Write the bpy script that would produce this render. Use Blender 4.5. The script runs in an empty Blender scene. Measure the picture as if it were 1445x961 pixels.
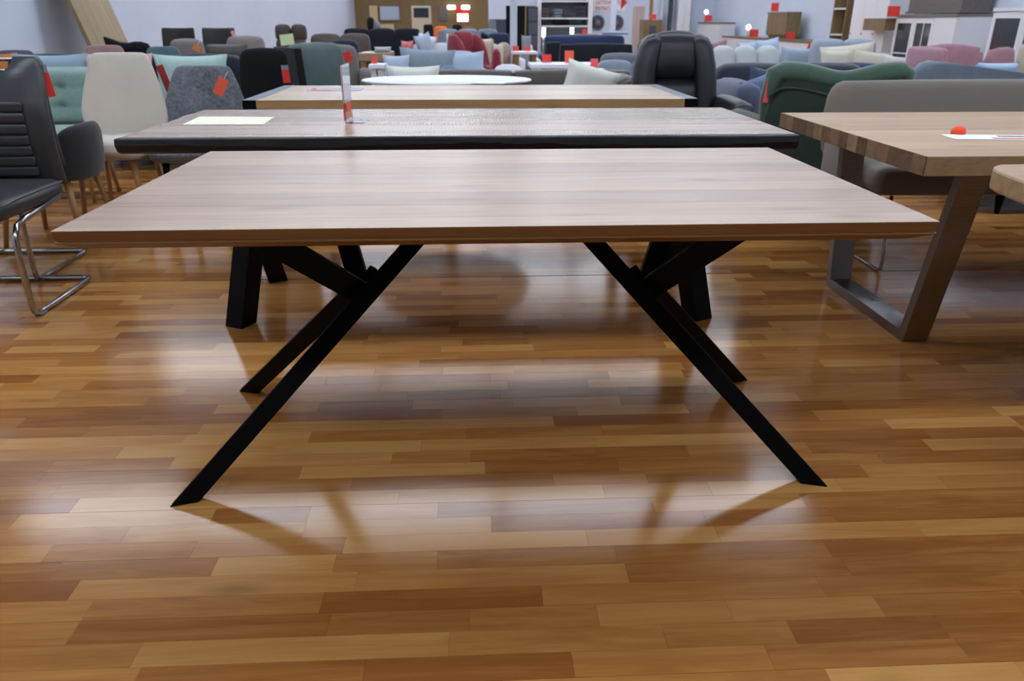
import bpy, math, random
from mathutils import Vector, Matrix
rnd = random.Random(7)
SC = bpy.context.scene
COL = SC.collection
PI = math.pi

# ------------------------------------------------------------------ camera
F = 1080.0
PITCH, ROLL, YAW = 0.396537, 0.000761, -0.047763
CAM = Vector((-0.061333, 0.0, 1.144248))

def ray(px, py):
    u, v = (px - 722.5) / F, (py - 480.5) / F
    c, s = math.cos(ROLL), math.sin(ROLL)
    u, v = c * u + s * v, -s * u + c * v
    y = math.cos(PITCH) - v * math.sin(PITCH)
    z = -math.sin(PITCH) - v * math.cos(PITCH)
    c, s = math.cos(YAW), math.sin(YAW)
    return Vector((c * u - s * y, s * u + c * y, z))

def G(px, py, z=0.0):
    d = ray(px, py)
    return CAM + d * ((z - CAM.z) / d.z)

def V(px, py, Y):
    d = ray(px, py)
    return CAM + d * (Y / d.y)

def span(px0, px1, py, Y):
    """centre x, width, height of something whose top edge shows at py, standing at depth Y"""
    a, b = V(px0, py, Y), V(px1, py, Y)
    return (a.x + b.x) / 2, b.x - a.x, (a.z + b.z) / 2

fw = ray(722.5, 480.5)
rt = ray(722.5 + F, 480.5) - fw
up = fw - ray(722.5, 480.5 + F)
cd = bpy.data.cameras.new('camera')
cam = bpy.data.objects.new('camera', cd)
COL.objects.link(cam)
M = Matrix.Identity(4)
for i in range(3):
    M[i][0], M[i][1], M[i][2], M[i][3] = rt[i], up[i], -fw[i], CAM[i]
cam.matrix_world = M
cd.sensor_width = 36.0
cd.lens = F * 36.0 / 1445.0
cd.clip_start = 0.05
cd.clip_end = 200
cd.dof.use_dof = True
cd.dof.focus_distance = 1.95
cd.dof.aperture_fstop = 5.0
SC.camera = cam

# ------------------------------------------------------------------ world and exposure
w = bpy.data.worlds.new('daylight')
SC.world = w
w.use_nodes = True
w.node_tree.nodes['Background'].inputs[0].default_value = (0.72, 0.85, 1.0, 1)
w.node_tree.nodes['Background'].inputs[1].default_value = 0.1
SC.view_settings.view_transform = 'Standard'
SC.view_settings.look = 'None'
SC.view_settings.gamma = 1.0
SC.view_settings.exposure = 0.0
LAMP = 10.2          # strength of the ceiling tubes
CEIL = 3.6

# ------------------------------------------------------------------ materials
MATS = {}

def base(name):
    m = bpy.data.materials.new(name)
    m.use_nodes = True
    nt = m.node_tree
    return m, nt, nt.nodes['Principled BSDF']

def lin(r, g, b):
    f = lambda c: (c / 255 / 12.92) if c <= 10 else ((c / 255 + 0.055) / 1.055) ** 2.4
    return (f(r), f(g), f(b), 1)

def mul(c, k):
    return (min(1, c[0] * k), min(1, c[1] * k), min(1, c[2] * k), 1)

def noise(nt, scale, detail=4, vec=None, rough=0.6):
    n = nt.nodes.new('ShaderNodeTexNoise')
    n.inputs['Scale'].default_value = scale
    n.inputs['Detail'].default_value = detail
    n.inputs['Roughness'].default_value = rough
    if vec is not None:
        nt.links.new(vec, n.inputs['Vector'])
    return n

def ramp(nt, fac, stops):
    r = nt.nodes.new('ShaderNodeValToRGB')
    e = r.color_ramp.elements
    while len(e) < len(stops):
        e.new(0.5)
    for i, (p, c) in enumerate(stops):
        e[i].position = p
        e[i].color = c
    nt.links.new(fac, r.inputs[0])
    return r

def objcoord(nt, scale=(1, 1, 1)):
    tc = nt.nodes.new('ShaderNodeTexCoord')
    mp = nt.nodes.new('ShaderNodeMapping')
    mp.inputs['Scale'].default_value = scale
    nt.links.new(tc.outputs['Object'], mp.inputs['Vector'])
    return mp.outputs['Vector']

def bump(nt, bs, h, strength, dist=0.002):
    b = nt.nodes.new('ShaderNodeBump')
    b.inputs['Strength'].default_value = strength
    b.inputs['Distance'].default_value = dist
    nt.links.new(h, b.inputs['Height'])
    nt.links.new(b.outputs[0], bs.inputs['Normal'])

def fabric(rgb, rough=0.9, scale=220, var=0.25, sheen=0.25, key=None):
    k = key or ('fabric_%d_%d_%d_%d' % (rgb + (scale,)))
    if k in MATS:
        return MATS[k]
    m, nt, bs = base(k)
    c = lin(*rgb)
    vec = objcoord(nt)
    n = noise(nt, scale, 2, vec)
    n2 = noise(nt, 5, 3, vec)
    mx = nt.nodes.new('ShaderNodeMath'); mx.operation = 'MULTIPLY_ADD'
    nt.links.new(n.outputs[0], mx.inputs[0]); mx.inputs[1].default_value = 0.6
    m2 = nt.nodes.new('ShaderNodeMath'); m2.operation = 'MULTIPLY'
    nt.links.new(n2.outputs[0], m2.inputs[0]); m2.inputs[1].default_value = 0.4
    nt.links.new(m2.outputs[0], mx.inputs[2])
    r = ramp(nt, mx.outputs[0], [(0.3, mul(c, 1 - var)), (0.7, mul(c, 1 + var))])
    nt.links.new(r.outputs[0], bs.inputs['Base Color'])
    bs.inputs['Roughness'].default_value = rough
    bs.inputs['Specular IOR Level'].default_value = 0.25
    bs.inputs['Sheen Weight'].default_value = sheen
    bump(nt, bs, n.outputs[0], 0.25, 0.002)
    MATS[k] = m
    return m

def leather(rgb, rough=0.42):
    k = 'leather_%d_%d_%d' % rgb
    if k in MATS:
        return MATS[k]
    m, nt, bs = base(k)
    c = lin(*rgb)
    vec = objcoord(nt)
    n = noise(nt, 140, 3, vec)
    n2 = noise(nt, 6, 3, vec)
    r = ramp(nt, n2.outputs[0], [(0.3, mul(c, 0.82)), (0.7, mul(c, 1.18))])
    nt.links.new(r.outputs[0], bs.inputs['Base Color'])
    bs.inputs['Roughness'].default_value = rough
    bump(nt, bs, n.outputs[0], 0.15, 0.001)
    MATS[k] = m
    return m

def plain(name, rgb, rough=0.5, metallic=0.0, spec=0.5, var=0.05, bscale=60, bstr=0.03):
    if name in MATS:
        return MATS[name]
    m, nt, bs = base(name)
    c = lin(*rgb)
    vec = objcoord(nt)
    n = noise(nt, bscale, 3, vec)
    r = ramp(nt, n.outputs[0], [(0.3, mul(c, 1 - var)), (0.7, mul(c, 1 + var))])
    nt.links.new(r.outputs[0], bs.inputs['Base Color'])
    bs.inputs['Roughness'].default_value = rough
    bs.inputs['Metallic'].default_value = metallic
    bs.inputs['Specular IOR Level'].default_value = spec
    if bstr:
        bump(nt, bs, n.outputs[0], bstr, 0.002)
    MATS[name] = m
    return m

def brushed(name, rgb, rough=0.32, stretch=(3, 3, 160)):
    if name in MATS:
        return MATS[name]
    m, nt, bs = base(name)
    c = lin(*rgb)
    n = noise(nt, 4, 4, objcoord(nt, stretch))
    r = ramp(nt, n.outputs[0], [(0.3, mul(c, 0.8)), (0.7, mul(c, 1.15))])
    nt.links.new(r.outputs[0], bs.inputs['Base Color'])
    bs.inputs['Metallic'].default_value = 1.0
    r2 = ramp(nt, n.outputs[0], [(0.3, (rough * .8,) * 3 + (1,)), (0.7, (rough * 1.3,) * 3 + (1,))])
    nt.links.new(r2.outputs[0], bs.inputs['Roughness'])
    MATS[name] = m
    return m

def emit(name, rgb, strength):
    if name in MATS:
        return MATS[name]
    m, nt, bs = base(name)
    bs.inputs['Base Color'].default_value = (0.8, 0.8, 0.8, 1)
    bs.inputs['Emission Color'].default_value = lin(*rgb)
    bs.inputs['Emission Strength'].default_value = strength
    MATS[name] = m
    return m

def wood(name, dark, mid, light, rough=0.4, grain=(1.6, 26, 26), tonevar=0.5, knots=0.5, spec=0.5, fine=0.35, saw=0.0, bstr=0.08, coat=0.0):
    """timber with its grain along the object's x axis; the face attribute 'tone' shifts each plank"""
    if name in MATS:
        return MATS[name]
    m, nt, bs = base(name)
    L = nt.links.new
    at = nt.nodes.new('ShaderNodeAttribute'); at.attribute_name = 'tone'
    tc = nt.nodes.new('ShaderNodeTexCoord')
    cmb = nt.nodes.new('ShaderNodeCombineXYZ')
    a1 = nt.nodes.new('ShaderNodeMath'); a1.operation = 'MULTIPLY'; a1.inputs[1].default_value = 37.0
    a2 = nt.nodes.new('ShaderNodeMath'); a2.operation = 'MULTIPLY'; a2.inputs[1].default_value = 11.0
    L(at.outputs['Fac'], a1.inputs[0]); L(at.outputs['Fac'], a2.inputs[0])
    L(a1.outputs[0], cmb.inputs[0]); L(a2.outputs[0], cmb.inputs[1]); L(a1.outputs[0], cmb.inputs[2])
    add = nt.nodes.new('ShaderNodeVectorMath'); add.operation = 'ADD'
    L(tc.outputs['Object'], add.inputs[0]); L(cmb.outputs[0], add.inputs[1])
    mp = nt.nodes.new('ShaderNodeMapping'); mp.inputs['Scale'].default_value = grain
    L(add.outputs[0], mp.inputs['Vector'])
    n1 = noise(nt, 1.0, 6, mp.outputs[0], 0.62); n1.inputs['Distortion'].default_value = 0.8
    mpf = nt.nodes.new('ShaderNodeMapping'); mpf.inputs['Scale'].default_value = (grain[0] * 3, grain[1] * 9, grain[2] * 9)
    L(add.outputs[0], mpf.inputs['Vector'])
    n2 = noise(nt, 1.0, 3, mpf.outputs[0])
    # value = n1*(1-fine) + n2*fine + (frac(tone)-.5)*tonevar
    fr = nt.nodes.new('ShaderNodeMath'); fr.operation = 'FRACT'
    m7 = nt.nodes.new('ShaderNodeMath'); m7.operation = 'MULTIPLY'; m7.inputs[1].default_value = 7.13
    L(at.outputs['Fac'], m7.inputs[0]); L(m7.outputs[0], fr.inputs[0])
    t = nt.nodes.new('ShaderNodeMath'); t.operation = 'MULTIPLY_ADD'; t.inputs[1].default_value = tonevar; t.inputs[2].default_value = -0.5 * tonevar
    L(fr.outputs[0], t.inputs[0])
    x1 = nt.nodes.new('ShaderNodeMath'); x1.operation = 'MULTIPLY_ADD'; x1.inputs[1].default_value = 1 - fine
    L(n1.outputs[0], x1.inputs[0]); L(t.outputs[0], x1.inputs[2])
    x2 = nt.nodes.new('ShaderNodeMath'); x2.operation = 'MULTIPLY_ADD'; x2.inputs[1].default_value = fine
    L(n2.outputs[0], x2.inputs[0]); L(x1.outputs[0], x2.inputs[2])
    r = ramp(nt, x2.outputs[0], [(0.18, dark), (0.5, mid), (0.82, light)])
    colr = r.outputs[0]
    if knots:
        mk = nt.nodes.new('ShaderNodeMapping'); mk.inputs['Scale'].default_value = (2.2, 7.5, 7.5)
        L(add.outputs[0], mk.inputs['Vector'])
        vo = nt.nodes.new('ShaderNodeTexVoronoi'); vo.inputs['Scale'].default_value = 1.0
        L(mk.outputs[0], vo.inputs['Vector'])
        kr = ramp(nt, vo.outputs['Distance'], [(0.03, (1, 1, 1, 1)), (0.2, (0, 0, 0, 1))])
        km = nt.nodes.new('ShaderNodeMath'); km.operation = 'MULTIPLY'; km.inputs[1].default_value = knots
        L(kr.outputs[0], km.inputs[0])
        mx = nt.nodes.new('ShaderNodeMix'); mx.data_type = 'RGBA'
        L(km.outputs[0], mx.inputs['Factor']); L(colr, mx.inputs['A']); mx.inputs['B'].default_value = mul(dark, 0.45)
        colr = mx.outputs['Result']
    if saw:
        wv = nt.nodes.new('ShaderNodeTexWave'); wv.inputs['Scale'].default_value = 22; wv.inputs['Distortion'].default_value = 3.0
        wv.inputs['Detail'].default_value = 2
        L(add.outputs[0], wv.inputs['Vector'])
        mx = nt.nodes.new('ShaderNodeMix'); mx.data_type = 'RGBA'; mx.blend_type = 'MULTIPLY'
        mx.inputs['Factor'].default_value = saw
        L(colr, mx.inputs['A']); L(wv.outputs['Color'], mx.inputs['B'])
        colr = mx.outputs['Result']
    L(colr, bs.inputs['Base Color'])
    bs.inputs['Roughness'].default_value = rough
    bs.inputs['Specular IOR Level'].default_value = spec
    bs.inputs['Coat Weight'].default_value = coat
    bs.inputs['Coat Roughness'].default_value = 0.12
    if bstr:
        bump(nt, bs, n2.outputs[0], bstr, 0.001)
    MATS[name] = m
    return m

WHITE_WALL = plain('painted_white_wall', (212, 221, 237), 0.85, spec=0.2, var=0.015, bscale=3, bstr=0.0)
BROWN_WALL = plain('painted_brown_wall', (142, 120, 88), 0.85, spec=0.2, var=0.05, bscale=3, bstr=0.0)
CEILING = plain('ceiling_grey', (128, 130, 134), 0.9, spec=0.2, var=0.02, bscale=2, bstr=0.0)
LAMINATE = wood('laminate_floor', (0.275, 0.098, 0.021, 1), (0.415, 0.178, 0.044, 1), (0.545, 0.275, 0.080, 1), rough=0.16, grain=(2.2, 22, 22),
                tonevar=0.6, knots=0.4, fine=0.2, bstr=0)
SLAB = plain('floor_underlay', (42, 22, 10), 0.6, spec=0.2, bstr=0)
ACACIA = wood('acacia_top', (0.240, 0.130, 0.075, 1), (0.390, 0.245, 0.155, 1), (0.520, 0.355, 0.240, 1), rough=0.26, grain=(0.9, 12, 12), tonevar=0.36, knots=0.36, fine=0.24, bstr=0.02)
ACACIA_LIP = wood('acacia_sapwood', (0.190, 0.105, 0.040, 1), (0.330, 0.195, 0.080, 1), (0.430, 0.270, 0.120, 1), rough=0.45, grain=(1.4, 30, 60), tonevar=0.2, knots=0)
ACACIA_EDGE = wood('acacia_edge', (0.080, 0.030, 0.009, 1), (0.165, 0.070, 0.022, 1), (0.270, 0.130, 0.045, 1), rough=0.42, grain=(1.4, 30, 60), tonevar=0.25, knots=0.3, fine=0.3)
SHEESHAM = wood('brown_live_edge_top', (0.150, 0.080, 0.048, 1), (0.310, 0.200, 0.135, 1), (0.480, 0.350, 0.260, 1), rough=0.25, grain=(1.0, 18, 18), tonevar=0.4, knots=0.3, fine=0.3, saw=0.12, bstr=0.015)
MANGO = wood('mango_top', (0.380, 0.250, 0.150, 1), (0.580, 0.420, 0.280, 1), (0.720, 0.570, 0.420, 1), rough=0.27, grain=(1.0, 18, 18), tonevar=0.4, knots=0.25, fine=0.3, saw=0.25, bstr=0.02)
MANGO_EDGE = wood('mango_edge', (0.150, 0.075, 0.025, 1), (0.330, 0.190, 0.075, 1), (0.500, 0.320, 0.140, 1), rough=0.5, tonevar=0.2, knots=0.4)
OAK = wood('wild_oak_top', (0.260, 0.140, 0.060, 1), (0.440, 0.280, 0.145, 1), (0.580, 0.400, 0.230, 1), rough=0.42, grain=(1.1, 20, 20), tonevar=0.3, knots=0.4, fine=0.3)
OAK_END = wood('wild_oak_end_grain', (0.070, 0.034, 0.015, 1), (0.170, 0.094, 0.044, 1), (0.340, 0.210, 0.105, 1), rough=0.65, grain=(14, 18, 30), tonevar=0.55, knots=0.3, fine=0.5)
BEECH = wood('beech_legs', (0.240, 0.115, 0.040, 1), (0.400, 0.200, 0.075, 1), (0.500, 0.280, 0.120, 1), rough=0.45, grain=(30, 30, 3), tonevar=0.1, knots=0)
BOARD = wood('pine_board', (0.200, 0.135, 0.065, 1), (0.330, 0.235, 0.120, 1), (0.430, 0.320, 0.180, 1), rough=0.55, grain=(6, 14, 1.2), tonevar=0.2, knots=0.2)
OAKDECOR = wood('oak_decor', (0.150, 0.100, 0.045, 1), (0.260, 0.180, 0.085, 1), (0.360, 0.260, 0.130, 1), rough=0.5, grain=(12, 12, 1.5), tonevar=0.2, knots=0.2)
BLACKSTEEL = plain('black_powder_steel', (6, 6, 6), 0.5, spec=0.12, var=0.1, bscale=250, bstr=0.05)
BLACKEDGE = wood('charred_live_edge', (0.004, 0.004, 0.006, 1), (0.010, 0.010, 0.013, 1), (0.020, 0.020, 0.026, 1), rough=0.55, grain=(5, 30, 18), tonevar=0.1, knots=0.2, bstr=0.6, spec=0.35)
STEEL = brushed('brushed_steel', (150, 148, 150), 0.34)
CHROME = brushed('satin_chrome', (176, 174, 172), 0.2)
GREYMETAL = plain('grey_metal_cap', (92, 100, 116), 0.4, metallic=0.6, bstr=0)
RED = plain('red_card', (222, 52, 42), 0.6, var=0.03, bstr=0)
ORANGECARD = plain('orange_card', (236, 92, 62), 0.6, var=0.03, bstr=0)
PINKCARD = plain('faded_red_card', (230, 160, 160), 0.6, var=0.03, bstr=0)
PAPER = plain('white_paper', (236, 238, 240), 0.7, var=0.02, bstr=0)
GREENPAPER = plain('pale_green_paper', (238, 237, 212), 0.7, var=0.02, bstr=0)
INK = plain('dark_ink', (40, 36, 40), 0.7, bstr=0)
WHITELACQ = plain('white_lacquer', (232, 232, 236), 0.4, var=0.01, bstr=0)
GREYLACQ = plain('grey_lacquer', (72, 78, 88), 0.4, var=0.03, bstr=0)
BLACKLACQ = plain('black_lacquer', (20, 20, 24), 0.35, bstr=0)
DARKGLASS = plain('dark_glass', (60, 66, 70), 0.08, var=0.1, bscale=4, bstr=0)
TUBE = emit('fluorescent_tube', (231, 241, 255), LAMP)
GLOW = emit('white_glow', (255, 255, 248), 3.0)  # shared by lamps, the poster field and the added reflection glows

def glassmat():
    m, nt, bs = base('clear_acrylic')
    bs.inputs['Base Color'].default_value = (0.95, 0.97, 0.98, 1)
    bs.inputs['Roughness'].default_value = 0.03
    bs.inputs['Transmission Weight'].default_value = 1.0
    bs.inputs['IOR'].default_value = 1.1
    return m
ACRYLIC = glassmat()

# ------------------------------------------------------------------ geometry
class MB:
    def __init__(s):
        s.v, s.f, s.t = [], [], []
        s.tone = 0.0

    def add(s, v, f):
        o = len(s.v)
        s.v += [tuple(p) for p in v]
        s.f += [tuple(i + o for i in q) for q in f]
        s.t += [s.tone] * len(f)
        return s

    def hexa(s, p):
        return s.add(p, [(0, 3, 2, 1), (4, 5, 6, 7), (0, 1, 5, 4), (1, 2, 6, 5), (2, 3, 7, 6), (3, 0, 4, 7)])

    def box(s, x0, x1, y0, y1, z0, z1):
        return s.hexa([(x0, y0, z0), (x1, y0, z0), (x1, y1, z0), (x0, y1, z0), (x0, y0, z1), (x1, y0, z1), (x1, y1, z1), (x0, y1, z1)])

    def bar(s, p0, p1, wdt, thk, wdir=(1, 0, 0), z0=None, z1=None):
        p0, p1 = Vector(p0), Vector(p1)
        d = (p1 - p0).normalized()
        a = Vector(wdir); a = (a - d * a.dot(d)).normalized()
        b = d.cross(a).normalized()
        lo, hi = [], []
        for sa, sb in ((-1, -1), (1, -1), (1, 1), (-1, 1)):
            o = a * (sa * wdt / 2) + b * (sb * thk / 2)
            q0, q1 = p0 + o, p1 + o
            if z0 is not None: q0 = q0 + d * ((z0 - q0.z) / d.z)
            if z1 is not None: q1 = q1 + d * ((z1 - q1.z) / d.z)
            lo.append(q0); hi.append(q1)
        return s.hexa(lo + hi)

    def tube(s, pts, r, n=10, close=False):
        pts = [Vector(p) for p in pts]
        rings = []
        ref = None
        for i, p in enumerate(pts):
            a = pts[i - 1] if i else (pts[-1] if close else p)
            b = pts[i + 1] if i + 1 < len(pts) else (pts[0] if close else p)
            d = (b - a).normalized()
            if ref is None:
                ref = d.orthogonal().normalized()
            ref = (ref - d * ref.dot(d)).normalized()
            q = d.cross(ref)
            rr = r[i] if isinstance(r, (list, tuple)) else r
            rings.append([p + (ref * math.cos(2 * PI * k / n) + q * math.sin(2 * PI * k / n)) * rr for k in range(n)])
        v = [p for g in rings for p in g]
        f = []
        m = len(rings)
        for i in range(m if close else m - 1):
            j = (i + 1) % m
            for k in range(n):
                f.append((i * n + k, i * n + (k + 1) % n, j * n + (k + 1) % n, j * n + k))
        if not close:
            f.append(tuple(range(n))[::-1]); f.append(tuple((m - 1) * n + k for k in range(n)))
        return s.add(v, f)

    def prism(s, poly, fn, d0, d1):
        n = len(poly)
        v = [fn(a, b, d0) for a, b in poly] + [fn(a, b, d1) for a, b in poly]
        f = [tuple(range(n))[::-1], tuple(range(n, 2 * n))] + [(i, (i + 1) % n, n + (i + 1) % n, n + i) for i in range(n)]
        return s.add(v, f)

    def soft(s, cx, cy, cz, sx, sy, sz, r=0.04, b=0.0, fn=None):
        """rounded box with bulging faces"""
        h = (sx / 2, sy / 2, sz / 2)
        r = min(r, min(h) * 0.98)
        ax = []
        for k in range(3):
            c = [-h[k], -h[k] + .3 * r, -h[k] + r]
            mid = [(-h[k] + r) * (1 - t) + (h[k] - r) * t for t in ((0.25, .5, .75) if b else (0.5,))]
            c += mid + [-x for x in c[::-1]]
            ax.append(c)
        idx = {}
        v, f = [], []
        def vid(i, j, k):
            if (i, j, k) not in idx:
                P = (ax[0][i], ax[1][j], ax[2][k])
                q = [max(-(h[m] - r), min(h[m] - r, P[m])) for m in range(3)]
                d = Vector([P[m] - q[m] for m in range(3)])
                if d.length > 0: d = d.normalized() * r
                o = [q[m] + d[m] for m in range(3)]
                if b:
                    e = [1 - (o[m] / h[m]) ** 2 for m in range(3)]
                    for m in range(3):
                        o[m] += b * (o[m] / h[m]) * e[(m + 1) % 3] * e[(m + 2) % 3]
                p = (cx + o[0], cy + o[1], cz + o[2])
                idx[(i, j, k)] = len(v)
                v.append(fn(*p) if fn else p)
            return idx[(i, j, k)]
        N = [len(a) - 1 for a in ax]
        for k in (0, N[2]):
            for i in range(N[0]):
                for j in range(N[1]):
                    q = (vid(i, j, k), vid(i + 1, j, k), vid(i + 1, j + 1, k), vid(i, j + 1, k))
                    f.append(q if k else q[::-1])
        for j in (0, N[1]):
            for i in range(N[0]):
                for k in range(N[2]):
                    q = (vid(i, j, k), vid(i + 1, j, k), vid(i + 1, j, k + 1), vid(i, j, k + 1))
                    f.append(q[::-1] if j else q)
        for i in (0, N[0]):
            for j in range(N[1]):
                for k in range(N[2]):
                    q = (vid(i, j, k), vid(i, j + 1, k), vid(i, j + 1, k + 1), vid(i, j, k + 1))
                    f.append(q if i else q[::-1])
        return s.add(v, f)

    def puff(s, poly, t, fn, p=3.0):
        """padded panel: outline in (a, b), thickness along c, mapped by fn"""
        n = len(poly)
        ca = sum(q[0] for q in poly) / n; cb = sum(q[1] for q in poly) / n
        S = [1.0, .99, .96, .9, .78, .55, .28]
        rings = []
        for sg in (1, -1):
            for sc in (S if sg > 0 else S[1:]):
                c = sg * t / 2 * (1 - sc ** p) ** (1 / 2.2) if sc < 1 else 0
                rings.append((sg, [fn(ca + (q[0] - ca) * sc, cb + (q[1] - cb) * sc, c) for q in poly]))
        v = [x for _, g in rings for x in g]
        f = []
        def strip(i, j, flip):
            for k in range(n):
                q = (i * n + k, i * n + (k + 1) % n, j * n + (k + 1) % n, j * n + k)
                f.append(q[::-1] if flip else q)
        m = len(S)
        for i in range(m - 1): strip(i, i + 1, True)
        strip(0, m, False)
        for i in range(m, 2 * m - 2): strip(i, i + 1, False)
        v.append(fn(ca, cb, t / 2)); v.append(fn(ca, cb, -t / 2))
        c1, c2 = len(v) - 2, len(v) - 1
        for k in range(n):
            f.append(((m - 1) * n + (k + 1) % n, (m - 1) * n + k, c1))
            f.append(((2 * m - 2) * n + k, (2 * m - 2) * n + (k + 1) % n, c2))
        return s.add(v, f)

    def lathe(s, prof, c=(0, 0, 0), n=24, ex=1.0, ey=1.0):
        v, f = [], []
        for (r, z) in prof:
            for k in range(n):
                a = 2 * PI * k / n
                v.append((c[0] + r * ex * math.cos(a), c[1] + r * ey * math.sin(a), c[2] + z))
        for i in range(len(prof) - 1):
            for k in range(n):
                f.append((i * n + k, i * n + (k + 1) % n, (i + 1) * n + (k + 1) % n, (i + 1) * n + k))
        f.append(tuple(range(n))[::-1]); f.append(tuple((len(prof) - 1) * n + k for k in range(n)))
        return s.add(v, f)

    def build(s, name, mat, parent=None, smooth=False, bevel=0.0, loc=None, rot=None):
        me = bpy.data.meshes.new(name)
        me.from_pydata(s.v, [], s.f)
        me.materials.append(mat)
        a = me.attributes.new('tone', 'FLOAT', 'FACE')
        a.data.foreach_set('value', s.t)
        if smooth:
            me.polygons.foreach_set('use_smooth', [True] * len(s.f))
        me.update()
        o = bpy.data.objects.new(name, me)
        COL.objects.link(o)
        if parent is not None: o.parent = parent
        if loc is not None: o.location = loc
        if rot is not None: o.rotation_euler = rot
        if bevel:
            b = o.modifiers.new('bevel', 'BEVEL'); b.width = bevel; b.segments = 2; b.limit_method = 'ANGLE'
        return o

def tag(o, label, cat, group=None):
    o['label'] = label; o['category'] = cat
    if group: o['group'] = group
    return o

def thing(name, label, cat, loc=(0, 0, 0), rz=0.0, group=None, rx=0.0, ry=0.0):
    o = bpy.data.objects.new(name, None)
    COL.objects.link(o)
    o.empty_display_size = 0.1
    o.location = loc
    o.rotation_euler = (rx, ry, rz)
    return tag(o, label, cat, group)

def struct(o):
    o['kind'] = 'structure'
    return o

def chaikin(p, n=2, closed=True):
    for _ in range(n):
        q = []
        m = len(p)
        for i in range(m if closed else m - 1):
            a, b = p[i], p[(i + 1) % m]
            q.append((a[0] * .75 + b[0] * .25, a[1] * .75 + b[1] * .25))
            q.append((a[0] * .25 + b[0] * .75, a[1] * .25 + b[1] * .75))
        if not closed: q = [p[0]] + q + [p[-1]]
        p = q
    return p

def mirror(profile, n=2):
    """(z, half width) pairs from bottom to top -> closed rounded outline in (x, z)"""
    p = [(hw, z) for z, hw in profile] + [(-hw, z) for z, hw in profile[::-1]]
    return chaikin(p, n)

# ------------------------------------------------------------------ the room
XL, XR, YN, YF = -5.1, 7.0, -5.5, 36.0
floor = struct(MB().box(XL, XR, YN, YF, -0.06, -0.0085).build('floor', SLAB))

def in_view(x, y, margin=0.0):
    d = Vector((x, y, 0)) - CAM
    zc = d.dot(fw)
    if zc < 0.2: return None
    px = 722.5 + F * d.dot(rt) / zc; py = 480.5 - F * d.dot(up) / zc
    return (zc, -margin < px < 1445 + margin and -margin < py < 961 + margin)

PW = 0.0645
cands = []
nrow = int((16.0 - YN) / PW)
for r in range(nrow):
    y0 = YN + r * PW
    g = 0.0009 if r % 3 == 0 else 0.0002
    if abs(y0 - 3.50) < PW / 2: g = 0.009          # open joint that runs across the whole floor
    if y0 > 7.5:                       # longer pieces where single strips no longer show
        step = (0.5, 0.9)
    else:
        step = (0.22, 0.62)
    x = XL - rnd.random() * 0.5
    while x < XR:
        ln = rnd.uniform(*step)
        x0, x1 = max(x, XL), min(x + ln, XR)
        if x1 - x0 > 0.02:
            cands.append((x0 + .0002, x1 - .0002, y0 + g, y0 + PW - .0002, rnd.random()))
        x += ln
scored = []
for i, (x0, x1, y0, y1, t) in enumerate(cands):
    xm, ym = (x0 + x1) / 2, (y0 + y1) / 2
    a = [in_view(xx, ym) for xx in (x0, xm, x1)]
    if a[1] and any(k and k[1] for k in a):
        scored.append(((x1 - x0) / a[1][0] ** 2.6, i))
scored.sort(reverse=True)
chosen = set(i for _, i in scored[:300])
rest = MB()
for i, (x0, x1, y0, y1, t) in enumerate(cands):
    if i in chosen:
        m = MB(); m.tone = t
        m.box(x0, x1, y0, y1, -0.008, 0.0).build('plank', LAMINATE, floor)
    else:
        rest.tone = t
        rest.box(x0, x1, y0, y1, -0.008, 0.0)
rest.tone = 0.3
rest.box(XL, XR, YN + nrow * PW, YF, -0.008, 0.0)
fp = rest.build('plank_field', LAMINATE, floor)
fp['kind'] = 'stuff'

struct(MB().box(XL, XR, YN, YF, CEIL, CEIL + .1).build('ceiling', CEILING))
struct(MB().box(XL - .15, XL, YN, YF, 0, CEIL).build('wall_left', WHITE_WALL))
struct(MB().box(XR, XR + .15, YN, YF, 0, CEIL).build('wall_right', WHITE_WALL))
FX = V(690, 20, YF).x
struct(MB().box(XL, XR, YF, YF + .15, 0, CEIL).build('wall_far', BROWN_WALL))
# shop front behind the camera: posts and a transom, open to daylight
wf = struct(MB().box(XL, XR, YN - .1, YN, 3.0, CEIL).box(XL, XR, YN - .1, YN, 0, 0.25).build('window_1', GREYLACQ))
for k in range(7):
    x = XL + (XR - XL) * k / 6
    MB().box(x - .05, x + .05, YN - .1, YN, 0.25, 3.0).build('mullion', GREYLACQ, wf)

# ceiling luminaires, rows across the shop
n = 0
for r in range(1, 11):
    Y = 6.75 + 3.7 * (r - 3)
    for c in range(7):
        X = -3.9 + 1.62 * c
        t = thing('ceiling_light', 'white fluorescent ceiling luminaire with a bright diffuser, one of the rows overhead', 'ceiling light', (X, Y, CEIL), 0, 'fluorescent luminaires on the ceiling')
        MB().box(-.76, .76, -.27, .27, -.07, 0).build('housing', WHITELACQ, t)
        MB().box(-.75, .75, -.25, .25, -.10, -.07).build('diffuser', TUBE, t)

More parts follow.
